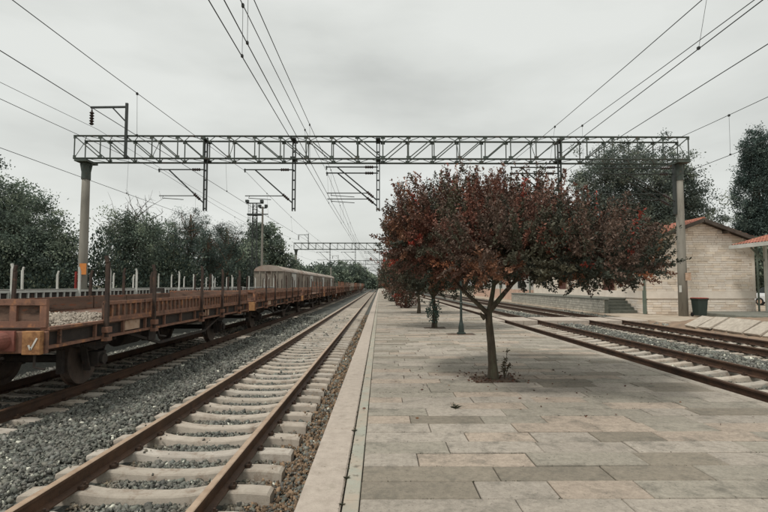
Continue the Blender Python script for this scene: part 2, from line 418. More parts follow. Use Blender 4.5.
def track(label, xc, zt, y0, y1, sl0, n_obj, n_far, m=('rail', 'railtop'), dz=0.0):
    t = empty('railway_track', (xc, 0, zt)); tag(t, label, 'railway track', 'tracks of the station', 'structure')
    for s in (-1, 1): rail(s * 0.754, 0, y0, y1, t, M[m[0]], M[m[1]])
    rr = random.Random(int(xc * 10)); clips = MB()
    for k in range(n_obj):
        yy = sl0 + 0.6 * k + rr.uniform(-0.012, 0.012)
        o = link_mesh('sleeper', SLM[rr.randrange(5)], t, (0, yy, -0.174 + dz), rr.uniform(-0.006, 0.006))
        if k < 30:
            for s in (-1, 1):
                for q in (-1, 1):
                    xx = s * 0.754 + q * 0.098
                    clips.box(xx - 0.03, xx + 0.03, yy - 0.045, yy + 0.045, -0.175, -0.135)
                    clips.tube([(xx + q * 0.012, yy - 0.0, -0.135), (xx + q * 0.012, yy, -0.108)], 0.014, 6)
    clips.build('rail_clip', M['clip'], t, kind='stuff')
    fb = MB()
    for k in range(n_obj, n_obj + n_far):
        yy = sl0 + 0.6 * k
        fb.box(-1.25, 1.25, yy - 0.115, yy + 0.115, -0.36, -0.19 + dz, (0.97, 0.95, 0.92, 1))
    fb.build('sleeper', M['sleeper'], t, kind='stuff')
    return t
SL1 = 4.60
track('main railway track beside the left edge of the platform', X1, RT1, -6, 500, SL1 - 0.6 * 4, 74, 160)
track('railway track under the near row of rusty flat wagons', XW, RT1, -6, 500, 4.9 - 0.6 * 4, 64, 160, ('rail_dark', 'rail'))
track('far left railway track under the white staked wagons', XW0, RT1, -6, 500, 8.0, 30, 120, ('rail_dark', 'rail'))
track('railway track along the right edge of the platform', X2, RT2, -6, 400, 5.2, 60, 80, ('rail_dark', 'rail'))
track('railway track in front of the stone station building', X3, RT2, -6, 400, 8.0, 44, 80, ('rail_dark', 'rail'), -0.015)

# ------------------------------------------------------------------ ballast: bed + loose stones
def sm(x, a, b):
    t = np.clip((x - a) / (b - a), 0, 1); return t * t * (3 - 2 * t)
def hb(x, y):
    """ballast level"""
    x = np.asarray(x, float)
    z = np.full_like(x, -0.475)
    z = z - 0.085 * (1 - sm(np.abs(x - X1), 1.15, 1.4))                       # cribs of the main track
    z = z - 0.10 * sm(x, -1.25, -0.95)
    z = z - 0.045 * (1 - sm(np.abs(x - XW), 1.1, 1.35))
    z = z - 0.10 * (1 - sm(np.abs(x + 8.7), 0.2, 0.9))
    r = np.full_like(x, -0.245)
    r = r - 0.065 * (1 - sm(np.abs(x - X2), 1.0, 1.4)) - 0.02 * (1 - sm(np.abs(x - X3), 1.1, 1.4))
    r = r + 0.05 * (1 - sm(np.abs(x - 8.5), 0.2, 0.9)) + 0.14 * sm(x, 11.5, 12.4)
    return np.where(x > 2, r, z)
def bed(name, x0, x1, y0, y1):
    nx, ny = int((x1 - x0) / 0.14), 170
    xs = np.linspace(x0, x1, nx + 1)
    ysn = y0 + (y1 - y0) * np.linspace(0, 1, ny + 1) ** 3.0
    X, Y = np.meshgrid(xs, ysn)
    Z = hb(X, Y) + RNG.uniform(-0.014, 0.014, X.shape) - 0.012
    V = np.stack([X.ravel(), Y.ravel(), Z.ravel()], 1)
    i = np.arange(ny)[:, None] * (nx + 1) + np.arange(nx)[None, :]
    F = np.stack([i, i + 1, i + nx + 2, i + nx + 1], -1).reshape(-1, 4)
    o = link_mesh(name, arr_mesh(name, V, F, M['ballast'], smooth=True)); tag(o, kind='structure'); return o
bed('ballast_bed', -14.5, PL + 0.03, 0.5, 400)
bed('ballast_bed', PR - 0.03, 12.35, 0.5, 350)

CV = np.array([(x, y, z) for z in (-1, 1) for y in (-1, 1) for x in (-1, 1)], float) * 0.62
CF = np.array([(0, 2, 1), (1, 2, 3), (4, 5, 6), (5, 7, 6), (0, 1, 4), (1, 5, 4), (2, 6, 3), (3, 6, 7), (0, 4, 2), (2, 4, 6), (1, 3, 5), (3, 7, 5)])
def rotmats(n, rng):
    q = rng.normal(size=(n, 4)); q /= np.linalg.norm(q, axis=1)[:, None]
    w, x, y, z = q.T
    return np.stack([np.stack([1 - 2 * (y * y + z * z), 2 * (x * y - z * w), 2 * (x * z + y * w)], -1),
                     np.stack([2 * (x * y + z * w), 1 - 2 * (x * x + z * z), 2 * (y * z - x * w)], -1),
                     np.stack([2 * (x * z - y * w), 2 * (y * z + x * w), 1 - 2 * (x * x + y * y)], -1)], 1)
def stones(name, P, size, mt, tint, rng, parent=None):
    n = len(P)
    V = CV[None] * (1 + rng.uniform(-0.45, 0.35, (n, 8, 3))) * np.stack([rng.uniform(0.8, 1.5, n), rng.uniform(0.6, 1.05, n), rng.uniform(0.45, 0.9, n)], -1)[:, None, :]
    V = np.einsum('nij,nkj->nki', rotmats(n, rng), V) * size[:, None, None] + P[:, None, :]
    F = (CF[None] + (np.arange(n) * 8)[:, None, None]).reshape(-1, 3)
    o = link_mesh(name, arr_mesh(name, V.reshape(-1, 3), F, mt, np.repeat(tint, 12, 0)), parent)
    o['kind'] = 'stuff'; return o
def scatter(x0, x1, bands, rng):
    P, S = [], []
    for (ya, yb, dens, size) in bands:
        n = int((x1 - x0) * (yb - ya) * dens)
        P.append(np.stack([rng.uniform(x0, x1, n), rng.uniform(ya, yb, n)], 1)); S.append(np.clip(rng.lognormal(0, 0.4, n), 0.4, 2.4) * size)
    return np.concatenate(P), np.concatenate(S)
def keep_mask(p, clear):
    k = np.ones(len(p), bool)
    for (xc, sl) in clear:
        dx = np.abs(p[:, 0] - xc); dy = np.abs(((p[:, 1] - sl + 0.3) % 0.6) - 0.3)
        k &= ~((dx < 1.27) & (dy < 0.145) & (RNG.random(len(p)) > 0.012)); k &= ~(np.abs(dx - 0.754) < 0.09)
    return k
def stone_tint(p, rng, clear, white=0.022):
    n = len(p)
    k = rng.uniform(0.42, 1.4, n)
    c = np.stack([k * rng.uniform(0.95, 1.06, n), k, k * rng.uniform(0.94, 1.02, n), np.ones(n)], 1)
    br = np.zeros(n)
    for (xc, _) in clear: br = np.maximum(br, np.exp(-((np.abs(p[:, 0] - xc) - 0.75) / 0.28) ** 2))
    br = br * rng.uniform(0.2, 1, n) * 0.85
    c[:, 0] *= 1 + 0.28 * br; c[:, 1] *= 1 - 0.06 * br; c[:, 2] *= 1 - 0.32 * br
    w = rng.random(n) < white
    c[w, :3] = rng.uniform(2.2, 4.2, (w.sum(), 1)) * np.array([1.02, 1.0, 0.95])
    return c
def in_view(p, m=2.0):
    y = np.maximum(p[:, 1], 0.2); return (p[:, 0] > -0.775 * y - m) & (p[:, 0] < 0.775 * y + m) & (y > 1.8)
cl = [(X1, SL1), (XW, 4.9)]
p, s = scatter(-8.6, PL, [(2.2, 7, 1500, 0.0205), (7, 12, 950, 0.0235), (12, 20, 340, 0.033), (20, 36, 80, 0.048)], RNG)
k = keep_mask(p, cl) & in_view(p); p, s = p[k], s[k]
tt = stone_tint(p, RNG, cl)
deb = p[:, 0] > -1.3                                        # rusty litter between sleeper ends and the platform
u = RNG.random(len(p)) < 0.65
tt[deb & u, :3] = np.array([1.35, 0.92, 0.66]) * RNG.uniform(0.4, 1.3, ((deb & u).sum(), 1))
on = np.zeros(len(p), bool)
for (xc, sl) in cl: on |= (np.abs(p[:, 0] - xc) < 1.24) & (np.abs(((p[:, 1] - sl + 0.3) % 0.6) - 0.3) < 0.14)
zz_ = np.where(on, RT1 - 0.172 - 0.05 * (np.abs(p[:, 0] - X1) < 0.5), hb(p[:, 0], p[:, 1]) + RNG.uniform(-0.008, 0.02, len(p))); s = np.where(on, s * 0.6, s)
P3 = np.column_stack([p, zz_])
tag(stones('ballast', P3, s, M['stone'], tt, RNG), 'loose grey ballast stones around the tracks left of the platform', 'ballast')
cl = [(X2, 5.2), (X3, 8.0)]
p, s = scatter(PR, 12.3, [(5.5, 12, 520, 0.025), (12, 20, 300, 0.031), (20, 34, 60, 0.05)], RNG)
k = keep_mask(p, cl) & in_view(p) & ~((p[:, 1] > 22.9) & (p[:, 1] < 25.4)); p, s = p[k], s[k]
P3 = np.column_stack([p, hb(p[:, 0], p[:, 1]) + RNG.uniform(-0.008, 0.022, len(p))])
tag(stones('ballast', P3, s, M['stone'], stone_tint(p, RNG, cl, 0.03), RNG), 'loose grey ballast stones around the tracks right of the platform', 'ballast')
# ------------------------------------------------------------------ station side ground: pavement, dirt strip, foot crossing
o = MB().slab(12.35, 60, -5, 130, -0.2, -0.012, 0.02).build('station_pavement', M['pavement']); tag(o, kind='structure')
fc = empty('foot_crossing', (0, 0, 0)); tag(fc, kind='structure')
rr = random.Random(5)
for (xa, xb) in ((PR + 0.06, X2 - 0.85), (X2 - 0.65, X2 + 0.65), (X2 + 0.85, X3 - 0.85), (X3 - 0.65, X3 + 0.65), (X3 + 0.85, 12.3)):
    n = max(1, round((xb - xa) / 0.65)); w = (xb - xa) / n
    for i in range(n):
        MB().slab(xa + i * w + 0.01, xa + (i + 1) * w - 0.01, 23.0, 25.3, -0.28, RT2 + rr.uniform(-0.006, 0.006), 0.015, None).build('crossing_slab', M['coping'], fc)
# dirt bank with bleached slabs laid on its slope
def bank_h(x, y):
    return -0.04 + 0.36 * float(sm(np.array(x), 12.1, 12.95)) * float(1 - sm(np.array(y), 19.5, 22.5)) * float(sm(np.array(y), 6, 9))
nx, ny = 22, 60; bm_ = MB()
for j in range(ny + 1):
    for i in range(nx + 1):
        x = 11.75 + 4.6 * i / nx; y = 7.5 + 15.5 * j / ny
        edge = min(1, (nx - i) / 4, i / 3)
        z = bank_h(x, y) * edge + (1 - edge) * (-0.14 if i < 4 else -0.05) + rr.uniform(-0.02, 0.02)
        bm_.v.append((x, y, z))
for j in range(ny):
    for i in range(nx):
        q = j * (nx + 1) + i; bm_.f.append((q, q + 1, q + nx + 2, q + nx + 1)); bm_.t.append(None)
tag(bm_.build('dirt_bank', M['dirt'], smooth=True), kind='structure')
for i in range(10):
    yc = 12.4 + i * 0.80
    b = MB(); k = rr.uniform(0.86, 1.08); b.slab(-0.40, 0.40, -0.36, 0.36, -0.035, 0.035, 0.01, (k, k, k * 0.98, 1))
    o = b.build('stone_slab', M['slabs'])
    o.location = (12.52 + rr.uniform(-0.05, 0.05), yc, 0.165 + rr.uniform(-0.01, 0.02)); o.rotation_euler = (rr.uniform(-0.04, 0.04), -R(29) + rr.uniform(-0.04, 0.04), rr.uniform(-0.1, 0.1))
    tag(o, 'bleached stone slab in the sloping row beside the right-hand track', 'slab', 'bleached slabs laid along the bank')
# raised paved step in front of the canopy
b = MB(); b.slab(17.0, 26, 23.2, 27.3, -0.05, 0.17, 0.03); o = b.build('paved_plinth', M['dock_top']); tag(o, 'low grey raised paving under the tiled canopy at right', 'plinth')

# ------------------------------------------------------------------ catenary portal
YP, HB, HT = 26.0, 8.1, 9.27      # depth, bottom and top chord heights
YF, YR = 25.5, 26.45
XL_, XR_ = -15.35, 15.75
def seg_mesh(name, p, q, w, h, m): return MB().obox(p, q, w, h).mesh(name, m)
def cantilever(par, x, zt, length, s, double=False, reg=True, mt=None):
    """x: post, s=-1 arms point left; parts hang on the post"""
    T = M['steel_dark'] if mt is None else mt
    for d in ((0.0,) if not double else (0.0, -0.28)):
        yy = YP + (0.12 if d else -0.06)
        z0 = zt + d
        MB().tube([(x, yy, z0), (x + s * length, yy, z0)], 0.035, 8).build('cantilever_tube', T, par)
        b = MB(); b.tube([(x + s * (0.25 + 0.055 * i), yy, z0) for i in range(9)], [0.045, 0.085] * 4 + [0.045], 10); b.build('insulator', M['insul'], par)
        e = (x + s * length * 0.78, yy, z0); f = (x + s * 0.06, yy, z0 - 1.75)
        MB().tube([f, e], 0.035, 8).build('cantilever_brace', T, par)
        dv = (Vector(e) - Vector(f)).normalized(); b = MB()
        b.tube([Vector(f) + dv * (0.25 + 0.055 * i) for i in range(9)], [0.045, 0.085] * 4 + [0.045], 10); b.build('insulator', M['insul'], par)
        if reg:
            zr = z0 - 1.38
            xr = x + s * (0.06 + (length * 0.78 - 0.06) * (1.75 - 1.38) / 1.75)
            MB().tube([(xr, yy, zr), (x + s * length * 0.97, yy, zr)], 0.024, 6).build('registration_arm', T, par)
            MB().tube([(x + s * length * 0.88, yy, zr), (x + s * length * 0.9, yy, zr - 0.12), (x + s * length * 0.45, yy, zr - 0.2)][::-1], 0.018, 6).build('steady_arm', T, par)
        MB().obox((x + s * length * 0.98, yy, z0 - 0.14), (x + s * length * 0.98, yy, z0 + 0.05), 0.06, 0.06).build('wire_clamp', T, par)
def drop_post(par, x, ztop, zbot, m):
    b = MB()
    b.obox((x - 0.07, YP, zbot), (x - 0.07, YP, ztop), 0.05, 0.14, up=(0, 1, 0)); b.obox((x + 0.07, YP, zbot), (x + 0.07, YP, ztop), 0.05, 0.14, up=(0, 1, 0))
    z = zbot + 0.1
    while z < ztop: b.box(x - 0.05, x + 0.05, YP - 0.05, YP + 0.05, z, z + 0.06); z += 0.5
    b.box(x - 0.12, x + 0.12, YF + 0.0, YR - 0.0, HB + 0.06, HB + 0.12); b.box(x - 0.12, x + 0.12, YF, YR, HT - 0.12, HT - 0.06)
    return b.build('drop_post', m, par)
def portal(label, detail=True):
    t = empty('catenary_portal', (0, YP, -0.02)); tag(t, label, 'catenary portal', 'catenary portals spanning the tracks')
    S = M['steel']
    # parts are modelled in world space, then brought under the empty
    made_before = set(bpy.data.objects)
    for x in (XL_, XR_):
        zb = -0.75 if x < 0 else -0.1
        b = MB(); b.tube([(x, YP, zb), (x, YP, 3), (x, YP, 6), (x, YP, HB - 0.13)], [0.235, 0.215, 0.2, 0.185], 20); p = b.build('pole', M['pole'], t, smooth=False)
        for f in p.data.polygons: f.use_smooth = abs(f.normal.z) < 0.5
        b = MB(); b.tube([(x, YP, HB - 1.0), (x, YP, HB - 0.16)], [0.225, 0.215], 20); b.box(x - 0.32, x + 0.32, YF - 0.05, YR + 0.05, HB - 0.15, HB - 0.045)
        b.obox((x - 0.29, YP, HB - 0.16), (x - 0.2, YP, HB - 0.6), 0.06, 0.08); b.obox((x + 0.29, YP, HB - 0.16), (x + 0.2, YP, HB - 0.6), 0.06, 0.08)
        b.build('pole_cap', S, t)
    x0, x1 = -15.75, 16.05
    for (yy, zz) in ((YF, HB), (YR, HB), (YF, HT), (YR, HT)):
        b = MB(); b.box(x0, x1, yy - 0.045, yy + 0.045, zz - 0.012, zz + 0.012); b.box(x0, x1, yy - 0.012, yy + 0.012, zz - 0.05, zz + 0.04)
        b.build('chord', S, t)
    n = 24; w = (x1 - x0) / n
    far = MB()
    vm = seg_mesh('vertical_strut', (0, 0, HB + 0.02), (0, 0, HT - 0.02), 0.05, 0.035, S) if detail else None
    dm = seg_mesh('diagonal_brace', (0, 0, HB + 0.02), (w, 0, HT - 0.02), 0.03, 0.05, S) if detail else None
    dm2 = seg_mesh('diagonal_brace', (w, 0, HB + 0.02), (0, 0, HT - 0.02), 0.03, 0.05, S) if detail else None
    for yy in (YF, YR):
        for i in range(n + 1):
            x = x0 + 0.05 + i * (x1 - x0 - 0.1) / n
            if detail: link_mesh('vertical_strut', vm, t, (x, yy, 0))
            else: far.obox((x, yy, HB), (x, yy, HT), 0.05, 0.04)
            if i < n:
                if detail: link_mesh('diagonal_brace', dm2 if i < n / 2 else dm, t, (x, yy, 0))
                else:
                    za, zb_ = (HT, HB) if i < n / 2 else (HB, HT); far.obox((x, yy, za), (x + w, yy, zb_), 0.03, 0.05)
    if detail:
        gp = MB()
        for yy in (YF - 0.02, YR + 0.02):
            for i in range(n + 1):
                x = x0 + 0.05 + i * (x1 - x0 - 0.1) / n
                for zz in (HB + 0.07, HT - 0.07): gp.box(max(x - 0.11, x0), min(x + 0.11, x1), yy - 0.004, yy + 0.004, zz - 0.08, zz + 0.08)
        gp.build('gusset_plate', S, t, kind='stuff')
    lac = MB()
    for zz in (HB, HT):
        for i in range(2 * n):
            xa = x0 + i * w / 2; ya, yb = (YF, YR) if i % 2 else (YR, YF)
            lac.obox((xa, ya, zz), (xa + w / 2, yb, zz), 0.03, 0.02)
    for i in range(0, n + 1, 3): lac.obox((x0 + 0.05 + i * w * 0.996, YF, HB), (x0 + 0.05 + i * w * 0.996, YR, HT), 0.025, 0.025)
    lac.build('lacing_bar', S, t, kind='stuff')
    if not detail: far.build('truss_bracing', S, t, kind='stuff')
    # hanging posts and their arms
    D = M['steel_dark']
    for (x, dbl, ln) in ((-9.13, False, 2.44), (-4.51, False, 2.6), (-0.1, True, 2.75), (9.45, True, 2.6)):
        p = drop_post(t, x, HT + 0.06, 5.45, D)
        cantilever(p, x, 7.62 + (0.15 if dbl else 0), ln, -1, dbl)
    p = MB().box(XR_ - 0.3, XR_ - 0.2, YP - 0.1, YP + 0.1, 5.3, 8.0).build('bracket_plate', D, t)
    cantilever(p, XR_ - 0.25, 7.75, 3.9, -1, True)
    # feeder bracket on top
    x = -13.03
    b = MB(); b.obox((x, YF - 0.1, HB), (x, YF - 0.1, 10.95), 0.12, 0.1, up=(0, 1, 0)); fb = b.build('feeder_post', D, t)
    MB().obox((x, YF - 0.1, 10.75), (x - 1.85, YF - 0.1, 10.72), 0.09, 0.09).build('feeder_arm', D, fb)
    MB().obox((x, YF - 0.1, 9.95), (x - 0.72, YF - 0.1, 10.7), 0.06, 0.06).build('feeder_brace', D, fb)
    b = MB(); b.tube([(x - 1.78, YF - 0.1, 10.68)] + [(x - 1.78, YF - 0.1, 10.5 - 0.07 * i) for i in range(11)], [0.02] + [0.05, 0.12] * 5 + [0.05], 12); b.build('insulator', M['insul'], fb)
    for o in set(bpy.data.objects) - made_before:
        if o.parent == t: o.location = (o.location[0], o.location[1] - YP, o.location[2] + 0.02)
    return t
pt = portal('nearest lattice steel catenary portal across all the tracks')
# signs on the poles
b = MB(); b.box(XL_ + 0.02, XL_ + 0.36, -0.33, -0.30, 2.15, 2.72); b.build('sign_plate', M['sign'], pt)
b = MB(); b.tube([(XL_ - 0.12, -0.36, -0.6), (XL_ - 0.12, -0.36, 2.3)], 0.06, 10); b.box(XL_ - 0.15, XL_ + 0.1, -0.34, -0.25, 1.8, 1.85); b.build('red_cable_guard', M['redpaint'], pt)
MB().box(XR_ - 0.02, XR_ + 0.27, -0.315, -0.29, 1.85, 2.25).build('sign_plate', M['plate'], pt)
MB().box(XR_ - 0.33, XR_ - 0.2, -0.25, -0.235, 1.25, 1.6).build('sign_plate', M['white'], pt)
# three more portals further along
p2 = portal('second lattice catenary portal, beyond the staked wagons', False); p2.location.y = 91.5
for i, yy in enumerate((157.0, 222.5)):
    c = copy_tree(p2); c.location.y = yy; c['label'] = ['third catenary portal, far down the line', 'farthest catenary portal where the tracks vanish'][i]

# ------------------------------------------------------------------ overhead wires
def wire_pts(x_at, h_port, sag, y_lo=-39.5, y_hi=222.5):
    pts = []; spans = [(-39.5, 26.0), (26.0, 91.5), (91.5, 157.0), (157.0, 222.5)]
    for (a, b_) in spans:
        n = 14 if a < 50 else 6
        for i in range(n):
            u = i / n; y = a + (b_ - a) * u
            pts.append((x_at(y), y, CAM_H + h_port - sag * 4 * u * (1 - u)))
    pts.append((x_at(222.5), 222.5, CAM_H + h_port)); return pts
def X_lin(x_near, x_port):
    return lambda y: x_near + (x_port - x_near) * min(max((y - 9.0) / 17.0, -1.0), 1.0)
def line_pair(what, xm, hm, xc, hc, sag=0.85):
    mpts = wire_pts(xm, hm, sag)
    b = MB(); b.tube(mpts, 0.0095, 5); o = b.build('messenger_wire', M['wire']); tag(o, 'upper carrying wire ' + what, 'overhead wire', 'overhead wires')
    cpts = wire_pts(xc, hc, 0.0)
    b = MB(); b.tube(cpts, 0.0095, 5); c = b.build('contact_wire', M['wire']); tag(c, 'lower contact wire ' + what, 'overhead wire', 'overhead wires')
    rr = random.Random(what)
    y = -12 + rr.uniform(0, 5)
    def zat(pts, y):
        for a, b_ in zip(pts, pts[1:]):
            if a[1] <= y <= b_[1]: return a[2] + (b_[2] - a[2]) * (y - a[1]) / (b_[1] - a[1])
    while y < 80:
        zm, zc = zat(mpts, y), zat(cpts, y)
        d = MB(); d.tube([(xc(y), y, zc), (xm(y), y, zm)], 0.0045, 4)
        d.box(xm(y) - 0.022, xm(y) + 0.022, y - 0.03, y + 0.03, zm - 0.045, zm + 0.02); d.box(xc(y) - 0.02, xc(y) + 0.02, y - 0.025, y + 0.025, zc - 0.01, zc + 0.04)
        d.build('dropper', M['wire'], o); y += 8.5
line_pair('over the far left wagon track', X_lin(-11.0, -11.5), 5.95, X_lin(-11.4, -11.45), 4.12)
line_pair('over the near row of rusty wagons', X_lin(-6.85, -7.05), 5.95, X_lin(-6.85, -6.95), 4.22)
line_pair('left of the pair over the main track', X_lin(-2.60, -2.79), 5.95, X_lin(-2.60, -2.7), 4.30)
line_pair('right of the pair over the main track', X_lin(-2.36, -2.55), 5.98, X_lin(-2.36, -2.5), 4.28)
line_pair('left of the pair over the right-hand platform track', X_lin(6.05, 6.35), 6.0, X_lin(5.85, 6.15), 4.33)
line_pair('right of the pair over the right-hand platform track', X_lin(6.9, 7.05), 5.9, X_lin(6.9, 7.05), 4.28)
line_pair('over the track by the stone building', X_lin(10.95, 11.6), 5.9, X_lin(11.0, 11.5), 4.15)
b = MB(); b.tube(wire_pts(lambda y: -14.81, 8.15, 0.7), 0.010, 5); tag(b.build('feeder_wire', M['wire']), 'single feeder wire hung from the bracket above the portal', 'overhead wire', 'overhead wires')
# ------------------------------------------------------------------ flat wagons with stakes (local: x across, y along from the near headstock, z above rail)
WL = 11.4
def wheel_mesh():
    b = MB(); pr = [(-0.065, 0.06), (-0.065, 0.40), (-0.07, 0.46), (-0.07, 0.485), (0.05, 0.49), (0.06, 0.52), (0.075, 0.52), (0.075, 0.42), (0.02, 0.38), (0.01, 0.16), (0.09, 0.12), (0.09, 0.06)]
    n = 32
    rings = []
    for k in range(n):
        t = 2 * math.pi * k / n; rings.append([(a, r * math.cos(t), r * math.sin(t)) for a, r in pr])
    base = 0; m = len(pr)
    for r in rings: b.v += r
    for k in range(n):
        k2 = (k + 1) % n
        for i in range(m):
            j = (i + 1) % m; b.f.append((k * m + i, k * m + j, k2 * m + j, k2 * m + i)); b.t.append(None)
    return b.mesh('wheel', M['wheel'])
WHEEL = wheel_mesh()
STAKE_Y = [1.5, 3.4, 6.3, 8.1, 10.0]
def board_panel(b, x, s, y0, y1, z0, z1, n, panel=True):
    """ribbed side board at x, ribs outside on side s"""
    if panel: b.box(x - 0.015, x + 0.015, y0, y1, z0, z1)
    b.box(min(x, x + s * 0.06), max(x, x + s * 0.06), y0, y1, z1 - 0.06, z1 + 0.004); b.box(min(x, x + s * 0.05), max(x, x + s * 0.05), y0, y1, z0 - 0.003, z0 + 0.05)
    for i in range(n + 1):
        yy = y0 + 0.03 + (y1 - y0 - 0.06) * i / n
        b.box(min(x, x + s * 0.05), max(x, x + s * 0.05), yy - 0.028, yy + 0.028, z0 + 0.05, z1 - 0.06)
def flat_wagon(label, group, pal, open_first=False, bh=1.58, stake_top=2.36, seed=0, drop=()):
    t = empty('flat_wagon', (0, 0, 0)); tag(t, label, 'flat wagon', group)
    rr = random.Random(seed); P = pal
    U = M['underframe']
    MB().box(-1.43, 1.43, 0.05, WL - 0.05, 1.17, 1.225).build('floor', M[P['floor']], t)
    for s in (-1, 1):
        b = MB()                                                    # channel-section sole bar
        MB().box(s * 1.37 - 0.02, s * 1.37 + 0.02, 0.0, WL, 0.965, 1.17).build('solebar_web', U, t); b.box(s * 1.40 - 0.012, s * 1.40 + 0.012, 0.0, WL, 1.165, 1.20); b.box(min(s * 1.36, s * 1.5), max(s * 1.36, s * 1.5), 0, WL, 1.20, 1.245); b.build('solebar', M[P['sole']], t); MB().box(min(s * 1.36, s * 1.48), max(s * 1.36, s * 1.48), 0, WL, 0.92, 0.965).build('lower_rail', M[P['sole']], t)  # web takes the dark underframe colour to stand in for recess shade
        b = MB()                                                    # little gussets and pockets between the flanges
        for i in range(12):
            yy = 0.35 + i * 0.95 + rr.uniform(-0.05, 0.05); b.box(min(s * 1.42, s * 1.47), max(s * 1.42, s * 1.47), yy - 0.02, yy + 0.02, 0.967, 1.198)
        b.build('gusset', M[P['sole']], t, kind='stuff')
        MB().box(min(s * 1.422, s * 1.44), max(s * 1.422, s * 1.44), 2.35, 2.95, 0.99, 1.18).build('label_plate', M['plate'], t)
        MB().box(min(s * 1.422, s * 1.44), max(s * 1.422, s * 1.44), 6.9, 7.2, 1.0, 1.17).build('label_plate', M['plate'], t)
        b = MB(); b.obox((s * 1.3, 2.6, 0.93), (s * 1.3, 4.2, 0.55), 0.06, 0.06); b.obox((s * 1.3, 4.2, 0.55), (s * 1.3, 7.2, 0.55), 0.06, 0.06); b.obox((s * 1.3, 7.2, 0.55), (s * 1.3, 8.8, 0.93), 0.06, 0.06); b.build('truss_rod', U, t)
        # side boards between the stakes
        ys = [0.12] + STAKE_Y + [WL - 0.12]
        for i in range(len(ys) - 1):
            if s > 0 and open_first and i == 0: continue
            if (s, i) in drop: continue
            b = MB(); board_panel(b, s * 1.44, s, ys[i] + 0.03, ys[i + 1] - 0.03, 1.25, bh, max(4, round((ys[i + 1] - ys[i]) / P.get('pitch', 0.24))), 'panel' not in P); sb = b.build('side_board', M[P['side']], t)
            if 'panel' in P: MB().box(s * 1.44 - 0.015, s * 1.44 + 0.015, ys[i] + 0.03, ys[i + 1] - 0.03, 1.26, bh - 0.02).build('board_panel', M[P['panel']], sb)  # darker fill between the ribs, recess shade put into its colour
        for i, yy in enumerate(STAKE_Y):
            ln = rr.uniform(-0.02, 0.02); tp = stake_top + rr.uniform(-0.08, 0.05)
            b = MB(); b.obox((s * 1.535, yy, 0.9), (s * 1.535 + ln, yy + rr.uniform(-0.02, 0.02), tp - 0.12), 0.062, 0.06, up=(0, 1, 0))
            b.obox((s * 1.535 + ln, yy, tp - 0.12), (s * 1.535 + ln - s * 0.03, yy, tp), 0.05, 0.05, up=(0, 1, 0))
            k = b.build('stake', M[P['stake']], t)
            b = MB(); b.box(min(s * 1.49, s * 1.6), max(s * 1.49, s * 1.6), yy - 0.075, yy + 0.075, 1.03, 1.13); b.box(min(s * 1.49, s * 1.6), max(s * 1.49, s * 1.6), yy - 0.075, yy + 0.075, 0.88, 0.945); b.box(min(s * 1.49, s * 1.515), max(s * 1.49, s * 1.515), yy - 0.05, yy + 0.05, 0.93, 1.04); b.build('stake_pocket', M[P['sole']], k)
    for e, (yy, s) in enumerate(((0.0, -1), (WL, 1))):
        b = MB(); b.box(-1.5, 1.5, min(yy, yy + s * 0.06), max(yy, yy + s * 0.06), 0.86, 1.19); b.build('headstock', M[P['sole']], t, bevel=0.01)
        for q in (-1, 1):
            b = MB(); xx = q * 1.33; yo = yy + s * 0.062
            b.box(xx - 0.135, xx + 0.135, min(yo, yo + s * 0.09), max(yo, yo + s * 0.09), 0.855, 1.20); cb = b.build('corner_plate', M['rust_orange'], t, bevel=0.008)
            # framed end board, two panels per half
        b = MB(); yb = yy - s * 0.05
        b.box(-1.42, 1.42, yb - 0.015, yb + 0.015, 1.25, 1.64); eb = b.build('end_board', M[P['end']], t)
        b = MB()
        for (z0, z1) in ((1.245, 1.335), (1.575, 1.665)): b.box(-1.45, 1.45, min(yb, yb + s * 0.07), max(yb, yb + s * 0.07), z0, z1)
        for xx in (-1.4, -0.95, -0.45, 0.0, 0.45, 0.95, 1.4): b.box(xx - 0.05, xx + 0.05, min(yb, yb + s * 0.065), max(yb, yb + s * 0.065), 1.335, 1.575)
        b.build('end_frame', M[P['sole']], eb)
        for q in (-1, 1):
            xx = q * 0.875; b = MB()
            b.box(xx - 0.17, xx + 0.17, min(yy + s * 0.06, yy + s * 0.10), max(yy + s * 0.06, yy + s * 0.10), 0.90, 1.20)
            b.tube([(xx, yy + s * 0.10, 1.05), (xx, yy + s * 0.32, 1.05), (xx, yy + s * 0.36, 1.05)], [0.13, 0.115, 0.115], 16); b.tube([(xx, yy + s * 0.36, 1.05), (xx, yy + s * 0.54, 1.05)], 0.075, 14)
            bf = b.build('buffer', M['pinkred'], t)
            MB().tube([(xx, yy + s * 0.54, 1.05), (xx, yy + s * 0.575, 1.05), (xx, yy + s * 0.595, 1.05)], [0.225, 0.225, 0.19], 20).build('buffer_head', M['wheel'], bf)
        b = MB(); b.obox((0, yy + s * 0.06, 1.03), (0, yy + s * 0.3, 1.03), 0.07, 0.09); b.tube([(0, yy + s * 0.3, 1.05), (0, yy + s * 0.38, 0.98), (0, yy + s * 0.36, 0.88), (0, yy + s * 0.3, 0.7)], 0.03, 6); b.build('coupling_hook', U, t)
        b = MB(); xx = 1.46; b.tube([(xx - 0.15, yy + s * 0.03, 0.86), (xx - 0.14, yy + s * 0.05, 0.66), (xx + 0.02, yy + s * 0.05, 0.63)], 0.018, 6); b.tube([(-1.3, yy + s * 0.1, 0.80), (-0.2, yy + s * 0.1, 0.72), (0.9, yy + s * 0.1, 0.80)], 0.022, 6); b.build('brake_hose', U, t)
